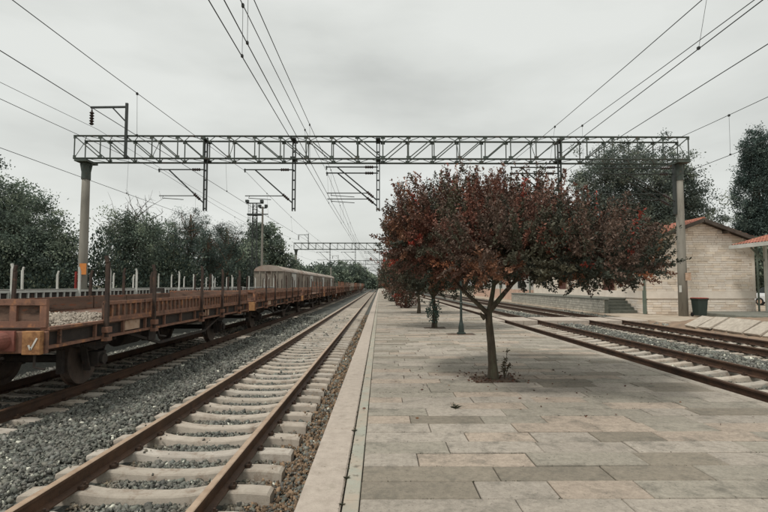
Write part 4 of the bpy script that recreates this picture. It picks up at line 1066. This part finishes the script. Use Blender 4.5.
# --- the platform trees: short trunks, wide crowns of upright leafy shoots
GREENS = [(86, 84, 70), (98, 94, 76), (74, 78, 67)]
REDS = [(132, 89, 75), (115, 85, 73), (144, 104, 82), (104, 86, 75)]
def platform_tree(name, label, base, ells, zmin, n_shoot, per, leaf, seed, redness=0.5, trunk=None, forks=None, tr=0.085, up=0.9, ln=(0.3, 0.7), tilt=0.0):
    rng = np.random.default_rng(seed)
    t = empty(name, base); tag(t, label, 'tree', 'red-leaved trees along the platform')
    bx, by, bz = base
    wood = MB()
    trunk = trunk or [(0, 0, -0.05), (0.02, 0, 0.5), (-0.03, 0.02, 1.15)]
    wood.tube(trunk, list(np.linspace(tr * 1.25, tr * 0.8, len(trunk)) * np.array([1.25] + [1] * (len(trunk) - 1))), 12)
    fk = forks or [[trunk[-1], (0.35, 0.1, 1.6), (1.0, 0.3, 2.1)], [trunk[-1], (-0.35, -0.1, 1.6), (-0.9, -0.3, 2.1)], [trunk[-1], (0, 0.5, 1.7), (0.1, 1.0, 2.2)], [trunk[-1], (0.1, -0.4, 1.7), (0.1, -0.9, 2.2)]]
    for f in fk:
        wood.tube(f, list(np.linspace(tr * 0.72, tr * 0.22, len(f))), 8)
    wood.build('trunk', M['bark'], t)
    # second-order twigs
    tw = MB(); tp, _ = sample_ell([(e[0] - bx, e[1] - by, e[2] - bz, e[3], e[4], e[5]) for e in ells], 150, rng, 0.55, zmin)
    fpts = np.array([p for f in fk for p in f[1:]])
    for q in tp:
        s = fpts[np.argmin(np.linalg.norm(fpts - q, axis=1) + rng.uniform(0, 0.5, len(fpts)))]
        m = (s + q) / 2 + rng.normal(size=3) * 0.08 - np.array([0, 0, 0.06])
        tw.tube([tuple(s), tuple(m), tuple(q)], [0.02, 0.012, 0.005], 5, cap=False)
    tw.build('branches', M['bark_dark'], t, kind='stuff')
    el = [(e[0] - bx, e[1] - by, e[2] - bz, e[3], e[4], e[5]) for e in ells]
    P, d = sample_ell(el, n_shoot, rng, 0.35, zmin); n = len(P)
    dirs = d * np.array([0.75, 0.75, 0.35]) + np.array([0, 0, up]) * rng.uniform(0.5, 1.3, (n, 1)) * (0.25 + 0.75 * (d[:, 2:3] > -0.2)) + rng.normal(size=(n, 3)) * 0.22
    dirs /= np.linalg.norm(dirs, axis=1)[:, None]
    Ls = rng.uniform(ln[0], ln[1], n) * (0.75 + 0.5 * np.clip(d[:, 2], 0, 1))
    # colour per shoot: patches of red, redder towards the top, darker green low down
    ph = rng.uniform(0, 6, 6)
    fld = np.sin(P[:, 0] * 2.1 + ph[0]) + np.sin(P[:, 1] * 2.4 + ph[1]) + np.sin(P[:, 2] * 3.0 + ph[2]) + np.sin(P[:, 0] * 4.7 + P[:, 2] * 3.9 + ph[3])
    zc = (P[:, 2] - P[:, 2].min()) / (np.ptp(P[:, 2]) + 1e-6)
    pr = np.clip(redness + 0.17 * fld + 0.7 * (zc - 0.45) - tilt * (P[:, 0] - 0.6), 0.05, 0.95)
    nc = max(40, n // 14); ci = rng.choice(n, nc, replace=False)                     # shoots of one bough share a colour
    near_c = np.concatenate([np.argmin(((q[:, None, :] - P[ci][None]) ** 2).sum(-1), 1) for q in np.array_split(P, 8)])
    isred = (rng.random(nc) < pr[ci])[near_c] ^ (rng.random(n) < 0.12)
    cg = pal_pick(GREENS, [3, 2, 3], nc, rng)[near_c]; crd = pal_pick(REDS, [3, 4, 1.6, 4], nc, rng)[near_c]
    cs = np.where(isred[:, None], crd, cg)
    bright = rng.random(n) < np.clip(0.012 + 0.05 * (fld > 1.5), 0, 1); cs[bright] = pal_pick([(172, 82, 68), (176, 118, 88)], [2, 1], int(bright.sum()), rng)
    m = per
    u = rng.uniform(0.05, 1, (n, m, 1))
    C = P[:, None, :] + dirs[:, None, :] * Ls[:, None, None] * u + rng.normal(size=(n, m, 3)) * (leaf * 0.42) * (1.4 - u)
    Dl = dirs[:, None, :] * 0.55 + rng.normal(size=(n, m, 3)) * 0.75
    cl_ = np.repeat(cs, m, 0); cl_[:, :3] *= rng.uniform(0.8, 1.2, (n * m, 1))
    o = link_mesh('crown', leaves_mesh('crown', C.reshape(-1, 3), Dl.reshape(-1, 3), rng.uniform(0.65, 1.25, n * m) * leaf, cl_, rng, 0.52), t)
    st = MB()
    for i in range(0, n, 4): st.tube([tuple(P[i]), tuple(P[i] + dirs[i] * Ls[i])], [0.006, 0.003], 3, cap=False)
    st.build('shoots', M['bark_dark'], t, kind='stuff')
    return t
TB = (1.95, 8.71, 0.0)
main_ells = [(1.40, 8.9, 2.50, 1.10, 1.4, 0.70), (0.72, 9.0, 2.42, 0.58, 1.0, 0.58), (2.45, 8.8, 2.45, 1.0, 1.4, 0.66), (3.45, 8.7, 2.16, 0.95, 1.3, 0.50), (4.25, 8.9, 2.02, 0.68, 1.0, 0.34), (2.2, 10.0, 2.5, 1.3, 0.9, 0.62), (2.0, 7.4, 2.1, 1.15, 0.75, 0.42), (3.0, 7.1, 1.98, 0.85, 0.8, 0.34)]
platform_tree('platform_tree', 'large spreading red-brown tree nearest the camera on the platform', TB, main_ells, 1.68, 4000, 56, 0.050, 3, 0.80, ln=(0.25, 0.6), up=1.0, tilt=0.16,
    trunk=[(0, 0, -0.04), (-0.01, 0.0, 0.25), (-0.03, 0, 0.6), (-0.06, 0.01, 0.95), (-0.06, 0.02, 1.17)],
    forks=[[(-0.06, 0.02, 1.12), (0.12, -0.02, 1.36), (0.36, 0.04, 1.62), (0.75, 0.1, 1.95), (1.5, 0.15, 2.25), (2.1, 0.2, 2.4)],
           [(-0.06, 0.02, 1.12), (0.0, 0.02, 1.4), (0.06, 0.05, 1.7), (0.0, 0.1, 2.2), (-0.1, 0.1, 2.8)],
           [(0.03, 0.03, 1.62), (0.16, -0.1, 1.76), (0.3, -0.4, 2.1), (0.3, -0.9, 2.5)],
           [(-0.06, 0.02, 1.08), (-0.24, 0.0, 1.26), (-0.5, 0.02, 1.5), (-0.9, 0.1, 1.95), (-1.3, 0.1, 2.4)],
           [(0.3, 0.05, 1.58), (0.4, 0.5, 1.9), (0.5, 1.2, 2.3)],
           [(-0.13, 0.0, 1.02), (-0.19, 0.0, 1.08), (-0.21, 0.0, 1.12)]], tr=0.068)
def row_tree(label, x, y, seed, n=1000, per=26, leaf=0.085, redness=0.45, sc=1.0, zlow=1.25):
    r = np.random.default_rng(seed)
    e = [(x, y, 2.45 * sc, 1.7 * sc, 1.9 * sc, 1.05 * sc), (x - 0.8, y + 0.3, 2.1 * sc, 1.2 * sc, 1.3, 0.85), (x + 0.9, y - 0.2, 2.2 * sc, 1.3 * sc, 1.3, 0.85)]
    return platform_tree('platform_tree', label, (x, y, 0), e, zlow, n, per, leaf, seed, redness, ln=(0.35, 0.75), tr=0.08)
row_tree('second red-leaved tree on the platform, with green sprouts at its foot', 2.05, 19.0, 21, 1300, 26, 0.085, 0.4, 0.95, 1.0)
row_tree('third red-leaved tree on the platform with short pale trunk', 2.2, 28.5, 22, 1200, 24, 0.095, 0.5, 1.05, 0.7)
row_tree('fourth tree along the platform, behind the brown shrub', 1.95, 38.0, 23, 800, 24, 0.13, 0.3, 1.05, 0.8)
row_tree('fifth tree along the platform in dark leaf', 2.1, 47.5, 24, 600, 22, 0.16, 0.25, 1.05, 0.7)
row_tree('sixth tree along the platform in dark leaf', 2.1, 57.5, 25, 500, 22, 0.19, 0.2, 1.0, 0.6)
row_tree('seventh tree along the platform, far off', 2.1, 68, 26, 420, 20, 0.22, 0.2, 1.0, 0.6)
row_tree('eighth tree along the platform, far off', 2.1, 80, 27, 380, 20, 0.24, 0.2, 1.0, 0.6)
row_tree('farthest tree at the end of the platform row', 2.1, 96, 28, 350, 20, 0.26, 0.2, 1.05, 0.6)

def shrub(name, label, base, rx, rz, n, leaf, pal, w, seed, zc=None, stems=7, aspect=0.5, cat='shrub', group=None):
    rng = np.random.default_rng(seed); t = empty(name, base); tag(t, label, cat, group)
    zc = rz * 0.95 if zc is None else zc
    P, d = sample_ell([(0, 0, zc, rx, rx, rz)], int(n * 1.2), rng, 0.3, 0.02)
    # lumpy outline
    k = 1 + 0.22 * np.sin(P[:, 0] * 5 / rx + 1) * np.sin(P[:, 2] * 5 / rz + 2); P[:, :2] *= k[:, None]; P[:, 2] *= 1 + 0.22 * np.sin(P[:, 0] * 7 / rx + seed) + 0.1 * np.sin(P[:, 0] * 17 / rx + seed)
    D = d + np.array([0, 0, 0.7]) + rng.normal(size=P.shape) * 0.6
    c = pal_pick(pal, w, len(P), rng, 0.35)
    b = MB()
    for i in range(stems):
        q = P[rng.integers(len(P))]; b.tube([(q[0] * 0.1, q[1] * 0.1, -0.03), tuple(q * np.array([0.5, 0.5, 0.55])), tuple(q)], [0.022, 0.015, 0.006], 5, cap=False)
    b.build('stems', M['bark_dark'], t)
    link_mesh('foliage', leaves_mesh('foliage', P, D, rng.uniform(0.7, 1.3, len(P)) * leaf, c, rng, aspect), t)
    return t
TEAL = [(78, 100, 92), (60, 82, 76), (96, 112, 98)]
shrub('sprouting_shrub', 'small blue-green shrub sprouting around the second tree trunk', (2.0, 18.85, -0.02), 0.27, 0.40, 330, 0.085, TEAL, [2, 2, 1], 41, zc=0.62)
shrub('brown_shrub', 'red-brown shrub growing down to the paving beyond the third tree', (1.8, 35.0, -0.02), 0.8, 0.8, 1800, 0.12, [(104, 62, 50), (84, 56, 46), (70, 60, 48)], [3, 2, 2], 42)
shrub('dark_shrub', 'low dark green shrub at the far end of the platform row', (1.3, 50.0, -0.02), 0.9, 0.85, 900, 0.17, GREENS, [1, 1, 2], 43)
# sucker shoot at the foot of the main tree
rng = np.random.default_rng(50); t = empty('sucker_shoot', (2.12, 8.66, -0.012)); tag(t, 'thin leafy sucker shoot rising beside the main tree trunk', 'shoot')
b = MB(); C_, D_ = [], []
for (dx, dy, h_) in ((0.07, 0, 0.52), (0.03, 0.04, 0.36), (-0.03, -0.03, 0.3), (0.11, 0.02, 0.26)):
    b.tube([(0.01, 0, 0), (dx * 0.5, dy * 0.5, h_ * 0.5), (dx, dy, h_)], [0.008, 0.006, 0.003], 5)
    for i in range(26):
        u = rng.uniform(0.35, 1); C_.append((dx * u, dy * u, h_ * u)); D_.append(rng.normal(size=3) + np.array([0, 0, 0.4]))
b.build('stem', M['bark'], t)
link_mesh('leaves', leaves_mesh('leaves', np.array(C_), np.array(D_), rng.uniform(0.035, 0.06, len(C_)), pal_pick([(92, 84, 62), (84, 74, 56), (110, 84, 62)], [2, 2, 1], len(C_), rng), rng, 0.55), t)
# weeds in the joints
def weed(label, x, y, r, n, seed):
    rng = np.random.default_rng(seed); C = np.zeros((n, 3)); C[:, :2] = rng.normal(size=(n, 2)) * r * 0.15; C[:, 2] = 0.004
    a = rng.uniform(0, 2 * np.pi, n); D = np.stack([np.cos(a), np.sin(a), rng.uniform(0.1, 0.7, n)], 1)
    o = link_mesh('weed_tuft', leaves_mesh('weed_tuft', C, D, rng.uniform(0.5, 1.2, n) * r, pal_pick([(62, 66, 46), (48, 52, 38), (84, 78, 54)], [2, 3, 1], n, rng), rng, 0.16), None, (x, y, -0.004))
    tag(o, label, 'weed', 'weeds in the paving joints')
weed('flat dark weed tuft on the paving before the main tree', 0.98, 6.63, 0.085, 40, 61)
for i, (y, lb) in enumerate(((3.75, 'weed tuft in the platform edge joint, nearest the camera'), (4.25, 'second weed tuft in the platform edge joint'), (5.6, 'third weed tuft in the platform edge joint'))):
    weed(lb, -0.278, y, 0.028 + 0.006 * i, 30, 70 + i)

# fallen leaves on the platform and in the pit
rng = np.random.default_rng(90)
n = 170; a = rng.uniform(0, 2 * np.pi, n); rr_ = np.abs(rng.normal(size=n)) * 1.7
C = np.stack([2.1 + rr_ * np.cos(a) * 1.2, 8.8 + rr_ * np.sin(a) * 1.2, np.full(n, 0.009)], 1)
n2 = 170; C2 = np.stack([rng.uniform(1.45, 2.5, n2), rng.uniform(8.33, 9.3, n2), np.full(n2, 0.004)], 1); C = np.concatenate([C, C2])
n3 = 120; C3 = np.stack([rng.uniform(0, 5, n3), rng.uniform(12, 40, n3), np.full(n3, 0.008)], 1); C = np.concatenate([C, C3])
k = (C[:, 0] > -0.5) & (C[:, 0] < 5.2); C = C[k]; D = rng.normal(size=C.shape); D[:, 2] = np.abs(D[:, 2]) * 0.08
o = link_mesh('fallen_leaves', leaves_mesh('fallen_leaves', C, D, rng.uniform(0.03, 0.06, len(C)), pal_pick([(112, 76, 60), (96, 66, 54), (130, 96, 72), (84, 66, 54)], [2, 3, 1, 2], len(C), rng), rng, 0.5, 0.1))
tag(o, 'scattered fallen brown leaves on the platform paving', 'leaves', kind='stuff')

# --- trees behind
DK = [(118, 130, 114), (102, 115, 103), (138, 148, 128), (88, 100, 91)]
PINE = [(86, 100, 92), (72, 86, 80), (100, 112, 100)]
LOOSE = [(112, 122, 112), (94, 105, 98), (128, 136, 122), (80, 90, 84)]
POP = [(84, 100, 95), (70, 85, 81), (100, 114, 106)]
def big_tree(name, label, base, ells, n_cl, per, leaf, pal, seed, rc=0.9, tr=0.25, lo=0.45, zmin=0.3, bark='bark_dark', group='trees behind the sidings', top=None, flat=0.75, drop=0.0, aspect=0.6, wob=1.0):
    """ells relative to the base"""
    rng = np.random.default_rng(seed); t = empty(name, base); tag(t, label, 'tree', group)
    P, d = sample_ell(ells, n_cl, rng, lo, zmin); n = len(P)
    ctr = np.mean([e[:3] for e in ells], 0); ph = rng.uniform(0, 6.3, 4); th = np.arctan2(d[:, 1], d[:, 0])
    P = ctr + (P - ctr) * (1 + 0.13 * np.sin(5 * th + 4 * d[:, 2] + ph[0]) + 0.11 * np.sin(9 * d[:, 2] + 3 * th + ph[1]) + 0.025 * rng.normal(size=n)) [:, None] ** wob
    P = P[P[:, 2] > zmin]; n = len(P)
    ztop = max(e[2] for e in ells) if top is None else top
    ex = np.mean([e[0] for e in ells])
    b = MB(); kk = np.linspace(0, 1, 7); w = rng.normal(size=(7, 2)) * 0.12; w[0] = 0
    tp = [(ex * u * u + w[i, 0], w[i, 1], -0.15 + (ztop + 0.15) * u) for i, u in enumerate(kk)]
    b.tube(tp, list(tr * (1.2 - 0.95 * kk) + 0.02), 9)
    b.build('trunk', M[bark], t)
    bb = MB(); sel = P[rng.choice(n, min(n, 70), replace=False)]
    limbs(bb, (0, 0, ztop * 0.15), tp[-1], sel, tr * 0.38, 0.02, rng, wob=0.3); bb.build('limbs', M[bark], t, kind='stuff')
    rcs = rc * rng.uniform(0.4, 1.15, n)
    C = P[:, None, :] + rng.normal(size=(n, per, 3)) * (rcs[:, None, None] * 0.5) * np.array([1, 1, flat])
    C[:, :, 2] -= drop * np.abs(rng.normal(size=(n, per)))
    D = rng.normal(size=(n, per, 3)) + np.array([0, 0, -0.3 * (drop > 0) + 0.15])
    cs = pal_pick(pal, [1] * len(pal), n, rng, 0.4); c = np.repeat(cs, per, 0); c[:, :3] *= rng.uniform(0.65, 1.4, (n * per, 1))
    C = C.reshape(-1, 3); D = D.reshape(-1, 3); k = C[:, 2] > 0.02; 
    link_mesh('crown', leaves_mesh('crown', C[k], D[k], rng.uniform(0.6, 1.3, len(C))[k] * leaf, c[k], rng, aspect, mt='leaf_far'), t)
    return t
GZ = -0.66
def tpos(px, Y, z=GZ): return ((px - VX) / F_PX * Y, Y, z)
big_tree('broad_tree', 'broad dense dark green tree at the left edge, left of the pole', tpos(14, 36), [(0, 0, 4.7, 4.1, 4.0, 4.3), (-1.2, 0, 7.9, 2.5, 2.4, 2.2), (2.2, 0, 3.4, 2.5, 3, 3.0), (-4, 1, 5.2, 3, 3, 4.5)], 820, 110, 0.17, DK, 101, 1.0, 0.35)
big_tree('wispy_tree', 'wispy half-bare tree right of the left portal pole', tpos(128, 40), [(0, 0, 4.6, 2.6, 2.4, 2.5), (1.3, 0, 6.6, 1.5, 1.6, 1.4), (-1.2, 0, 7.4, 1.0, 1.0, 1.1), (0.3, 0, 7.6, 0.8, 0.8, 0.8)], 250, 90, 0.15, DK, 102, 0.75, 0.16, 0.3, drop=0.35)
# bare twigs above it
rng = np.random.default_rng(103); b = MB(); bx = tpos(128, 40)
for i in range(26):
    s = np.array([rng.uniform(-1.2, 1.6), rng.uniform(-.6, .6), rng.uniform(6.0, 7.8)]); e = s + np.array([rng.normal() * 0.9, rng.normal() * 0.4, rng.uniform(0.8, 2.4)]); m_ = (s + e) / 2 + rng.normal(size=3) * 0.15
    b.tube([tuple(s), tuple(m_), tuple(e)], [0.03, 0.02, 0.008], 4, cap=False)
    for q in range(3):
        f = m_ + (e - m_) * rng.uniform(0, 1); g_ = f + rng.normal(size=3) * 0.3 + np.array([0, 0, 0.25]); b.tube([tuple(f), tuple(g_)], [0.012, 0.006], 3, cap=False)
wt = [o for o in bpy.data.objects if o.name.startswith('wispy_tree')][0]
b.build('bare_twigs', M['bark_dark'], wt, kind='stuff')
big_tree('broad_tree', 'rounded green tree behind the white stakes left of centre', tpos(160, 46), [(0, 0, 5.2, 2.0, 2.5, 2.8), (1.2, 0, 3.2, 2.4, 2.2, 2.4)], 260, 95, 0.18, DK, 104, 0.85, 0.2)
for i, (px, Y, h, sd, lb) in enumerate(((191, 50, 9.8, 111, 'leftmost dark pine with a bare reddish trunk'), (209, 47, 7.4, 112, 'short dark pine between two taller pines'), (227, 54, 8.9, 113, 'dark pine left of the lattice mast'))):
    big_tree('pine_tree', lb, tpos(px, Y), [(0, 0, h * 0.8, 1.7, 1.6, h * 0.2), (0.5, 0, h * 0.6, 1.5, 1.5, h * 0.14), (-0.6, 0, h * 0.5, 1.3, 1.3, h * 0.12)], 120, 110, 0.18, PINE, sd, 0.8, 0.17, 0.3, bark='bark_pine', aspect=0.25, top=h * 0.95)
big_tree('broad_tree', 'tall rounded tree behind the lattice mast', tpos(262, 74), [(0, 0, 6.4, 3.2, 3.4, 4.6), (0.6, 0, 9.6, 1.8, 2.0, 1.7), (2.6, 0, 4.0, 2.6, 2.4, 3.4), (-2.5, 0, 4.6, 2.4, 2.4, 3.0)], 420, 60, 0.34, DK, 105, 1.1, 0.3)
big_tree('broad_tree', 'dark tree filling the gap left of the lattice mast', tpos(240, 64), [(0, 0, 4.4, 2.6, 3, 2.8)], 220, 60, 0.3, DK, 106, 1.0, 0.22)
# hedge of bushes along the far side of the sidings
for i, (px, Y, rx, rz, lb) in enumerate(((-30, 33, 3.4, 2.6, 'bush below the broad tree at the left edge'), (50, 34, 2.6, 1.6, 'bush left of the left portal pole'), (98, 37, 3.0, 2.7, 'bush right of the left portal pole'), (143, 40, 2.6, 1.7, 'bush under the wispy tree'),
                                  (176, 44, 3.0, 2.9, 'bush under the leftmost pine'), (214, 49, 2.8, 1.9, 'bush between the pines'), (246, 60, 3.6, 2.8, 'bush behind the grey vans'))):
    shrub('bush', 'dark green ' + lb, tpos(px, Y), rx, rz, 3000, 0.25, [(84, 96, 84), (70, 84, 76), (102, 108, 90), (62, 74, 68)], [2, 2, 1, 1], 130 + i, group='bushes behind the sidings', aspect=0.6)
# far trees towards the vanishing point
for i, (px, Y, h, w, lb) in enumerate(((300, 150, 8.0, 5, 'leftmost of the far trees past the vans'), (316, 165, 9.0, 6, 'second of the far trees past the vans'), (331, 175, 9.8, 6.5, 'third of the far trees past the vans'), (346, 185, 10.6, 6, 'fourth of the far trees past the vans'), (357, 195, 9.6, 4.5, 'rightmost of the far trees, nearest the vanishing point'))):
    big_tree('far_tree', lb, tpos(px, Y), [(0, 0, h * 0.55, w, w, h * 0.45), (w * 0.4, 0, h * 0.5, w * 0.7, w, h * 0.4)], 160, 36, 0.75, DK, 140 + i, 1.9, 0.3, group='far trees by the line')
for i, (px, Y, h, w) in enumerate(((368, 240, 7.5, 4.5), (377, 260, 6.5, 4.5))):
    big_tree('far_tree', ['small far tree just left of the vanishing point', 'small far tree at the vanishing point'][i], tpos(px, Y), [(0, 0, h * 0.5, w, w, h * 0.48)], 110, 30, 0.9, DK, 160 + i, 1.9, 0.3, group='far trees by the line')
# right side
big_tree('leafy_tree', 'big loose leafy tree behind the stone building', tpos(648, 50, -0.06), [(0, 0, 11.2, 4.6, 4.2, 4.6), (-3.8, 0, 11.8, 3.0, 3.0, 3.6), (3.6, 0, 10.6, 3.0, 3.0, 3.2), (5.0, 0, 7.6, 2.6, 3, 2.6), (-3.6, 0, 8.0, 3, 3, 3), (1, 0, 7, 3, 3, 3)], 900, 100, 0.19, LOOSE, 201, 0.95, 0.4, 0.3, zmin=3.0, group='trees behind the station')
big_tree('poplar_tree', 'tall narrow dark poplar at the right edge', tpos(764, 52, -0.06), [(0, 0, 10, 2.3, 2.2, 7.8), (0.2, 0, 15.0, 1.7, 1.6, 3.6), (0, 0, 6.0, 2.6, 2.5, 4.5)], 900, 90, 0.17, POP, 202, 0.62, 0.3, 0.4, flat=1.3, wob=0.3, group='trees behind the station')
big_tree('broad_tree', 'lower dark tree between the gable roof and the poplar', tpos(722, 58, -0.06), [(0, 0, 4.4, 2.6, 2.6, 3.6), (2.5, 0, 4.2, 2.4, 2.4, 3.2)], 200, 60, 0.28, LOOSE, 203, 0.9, 0.22, group='trees behind the station')
big_tree('broad_tree', 'dark tree behind the tiled canopy', tpos(775, 46, -0.06), [(0, 0, 3.2, 2.6, 2.4, 3.0)], 180, 60, 0.26, DK, 204, 0.9, 0.2, group='trees behind the station')
big_tree('broad_tree', 'dark tree behind the roof of the white building', tpos(560, 82, -0.06), [(0, 0, 6.5, 4.2, 4, 4.4)], 200, 50, 0.34, DK, 205, 1.1, 0.3, group='trees behind the station')

# moss and grime tufts along the near paving joints
rng = np.random.default_rng(95); C, D = [], []
for i in range(420):
    row = rng.integers(0, 22); y = 3.85 + row * ROW; x = rng.uniform(PS, min(PR - 0.3, 0.775 * y + 0.3))
    if rng.random() < 0.35: x = PJ1 - 0.006 + rng.normal() * 0.003; y = rng.uniform(3.0, 16)
    for k in range(6): C.append((x + rng.normal() * 0.02, y + rng.normal() * 0.004, -0.012)); D.append((rng.normal(), rng.normal() * 0.4, rng.uniform(0.2, 1)))
o = link_mesh('joint_moss', leaves_mesh('joint_moss', np.array(C), np.array(D), rng.uniform(0.010, 0.022, len(C)), pal_pick([(70, 72, 52), (56, 56, 44), (86, 80, 58)], [2, 3, 1], len(C), rng), rng, 0.5))
tag(o, 'dark moss and grit caught in the paving joints', 'moss', kind='stuff')
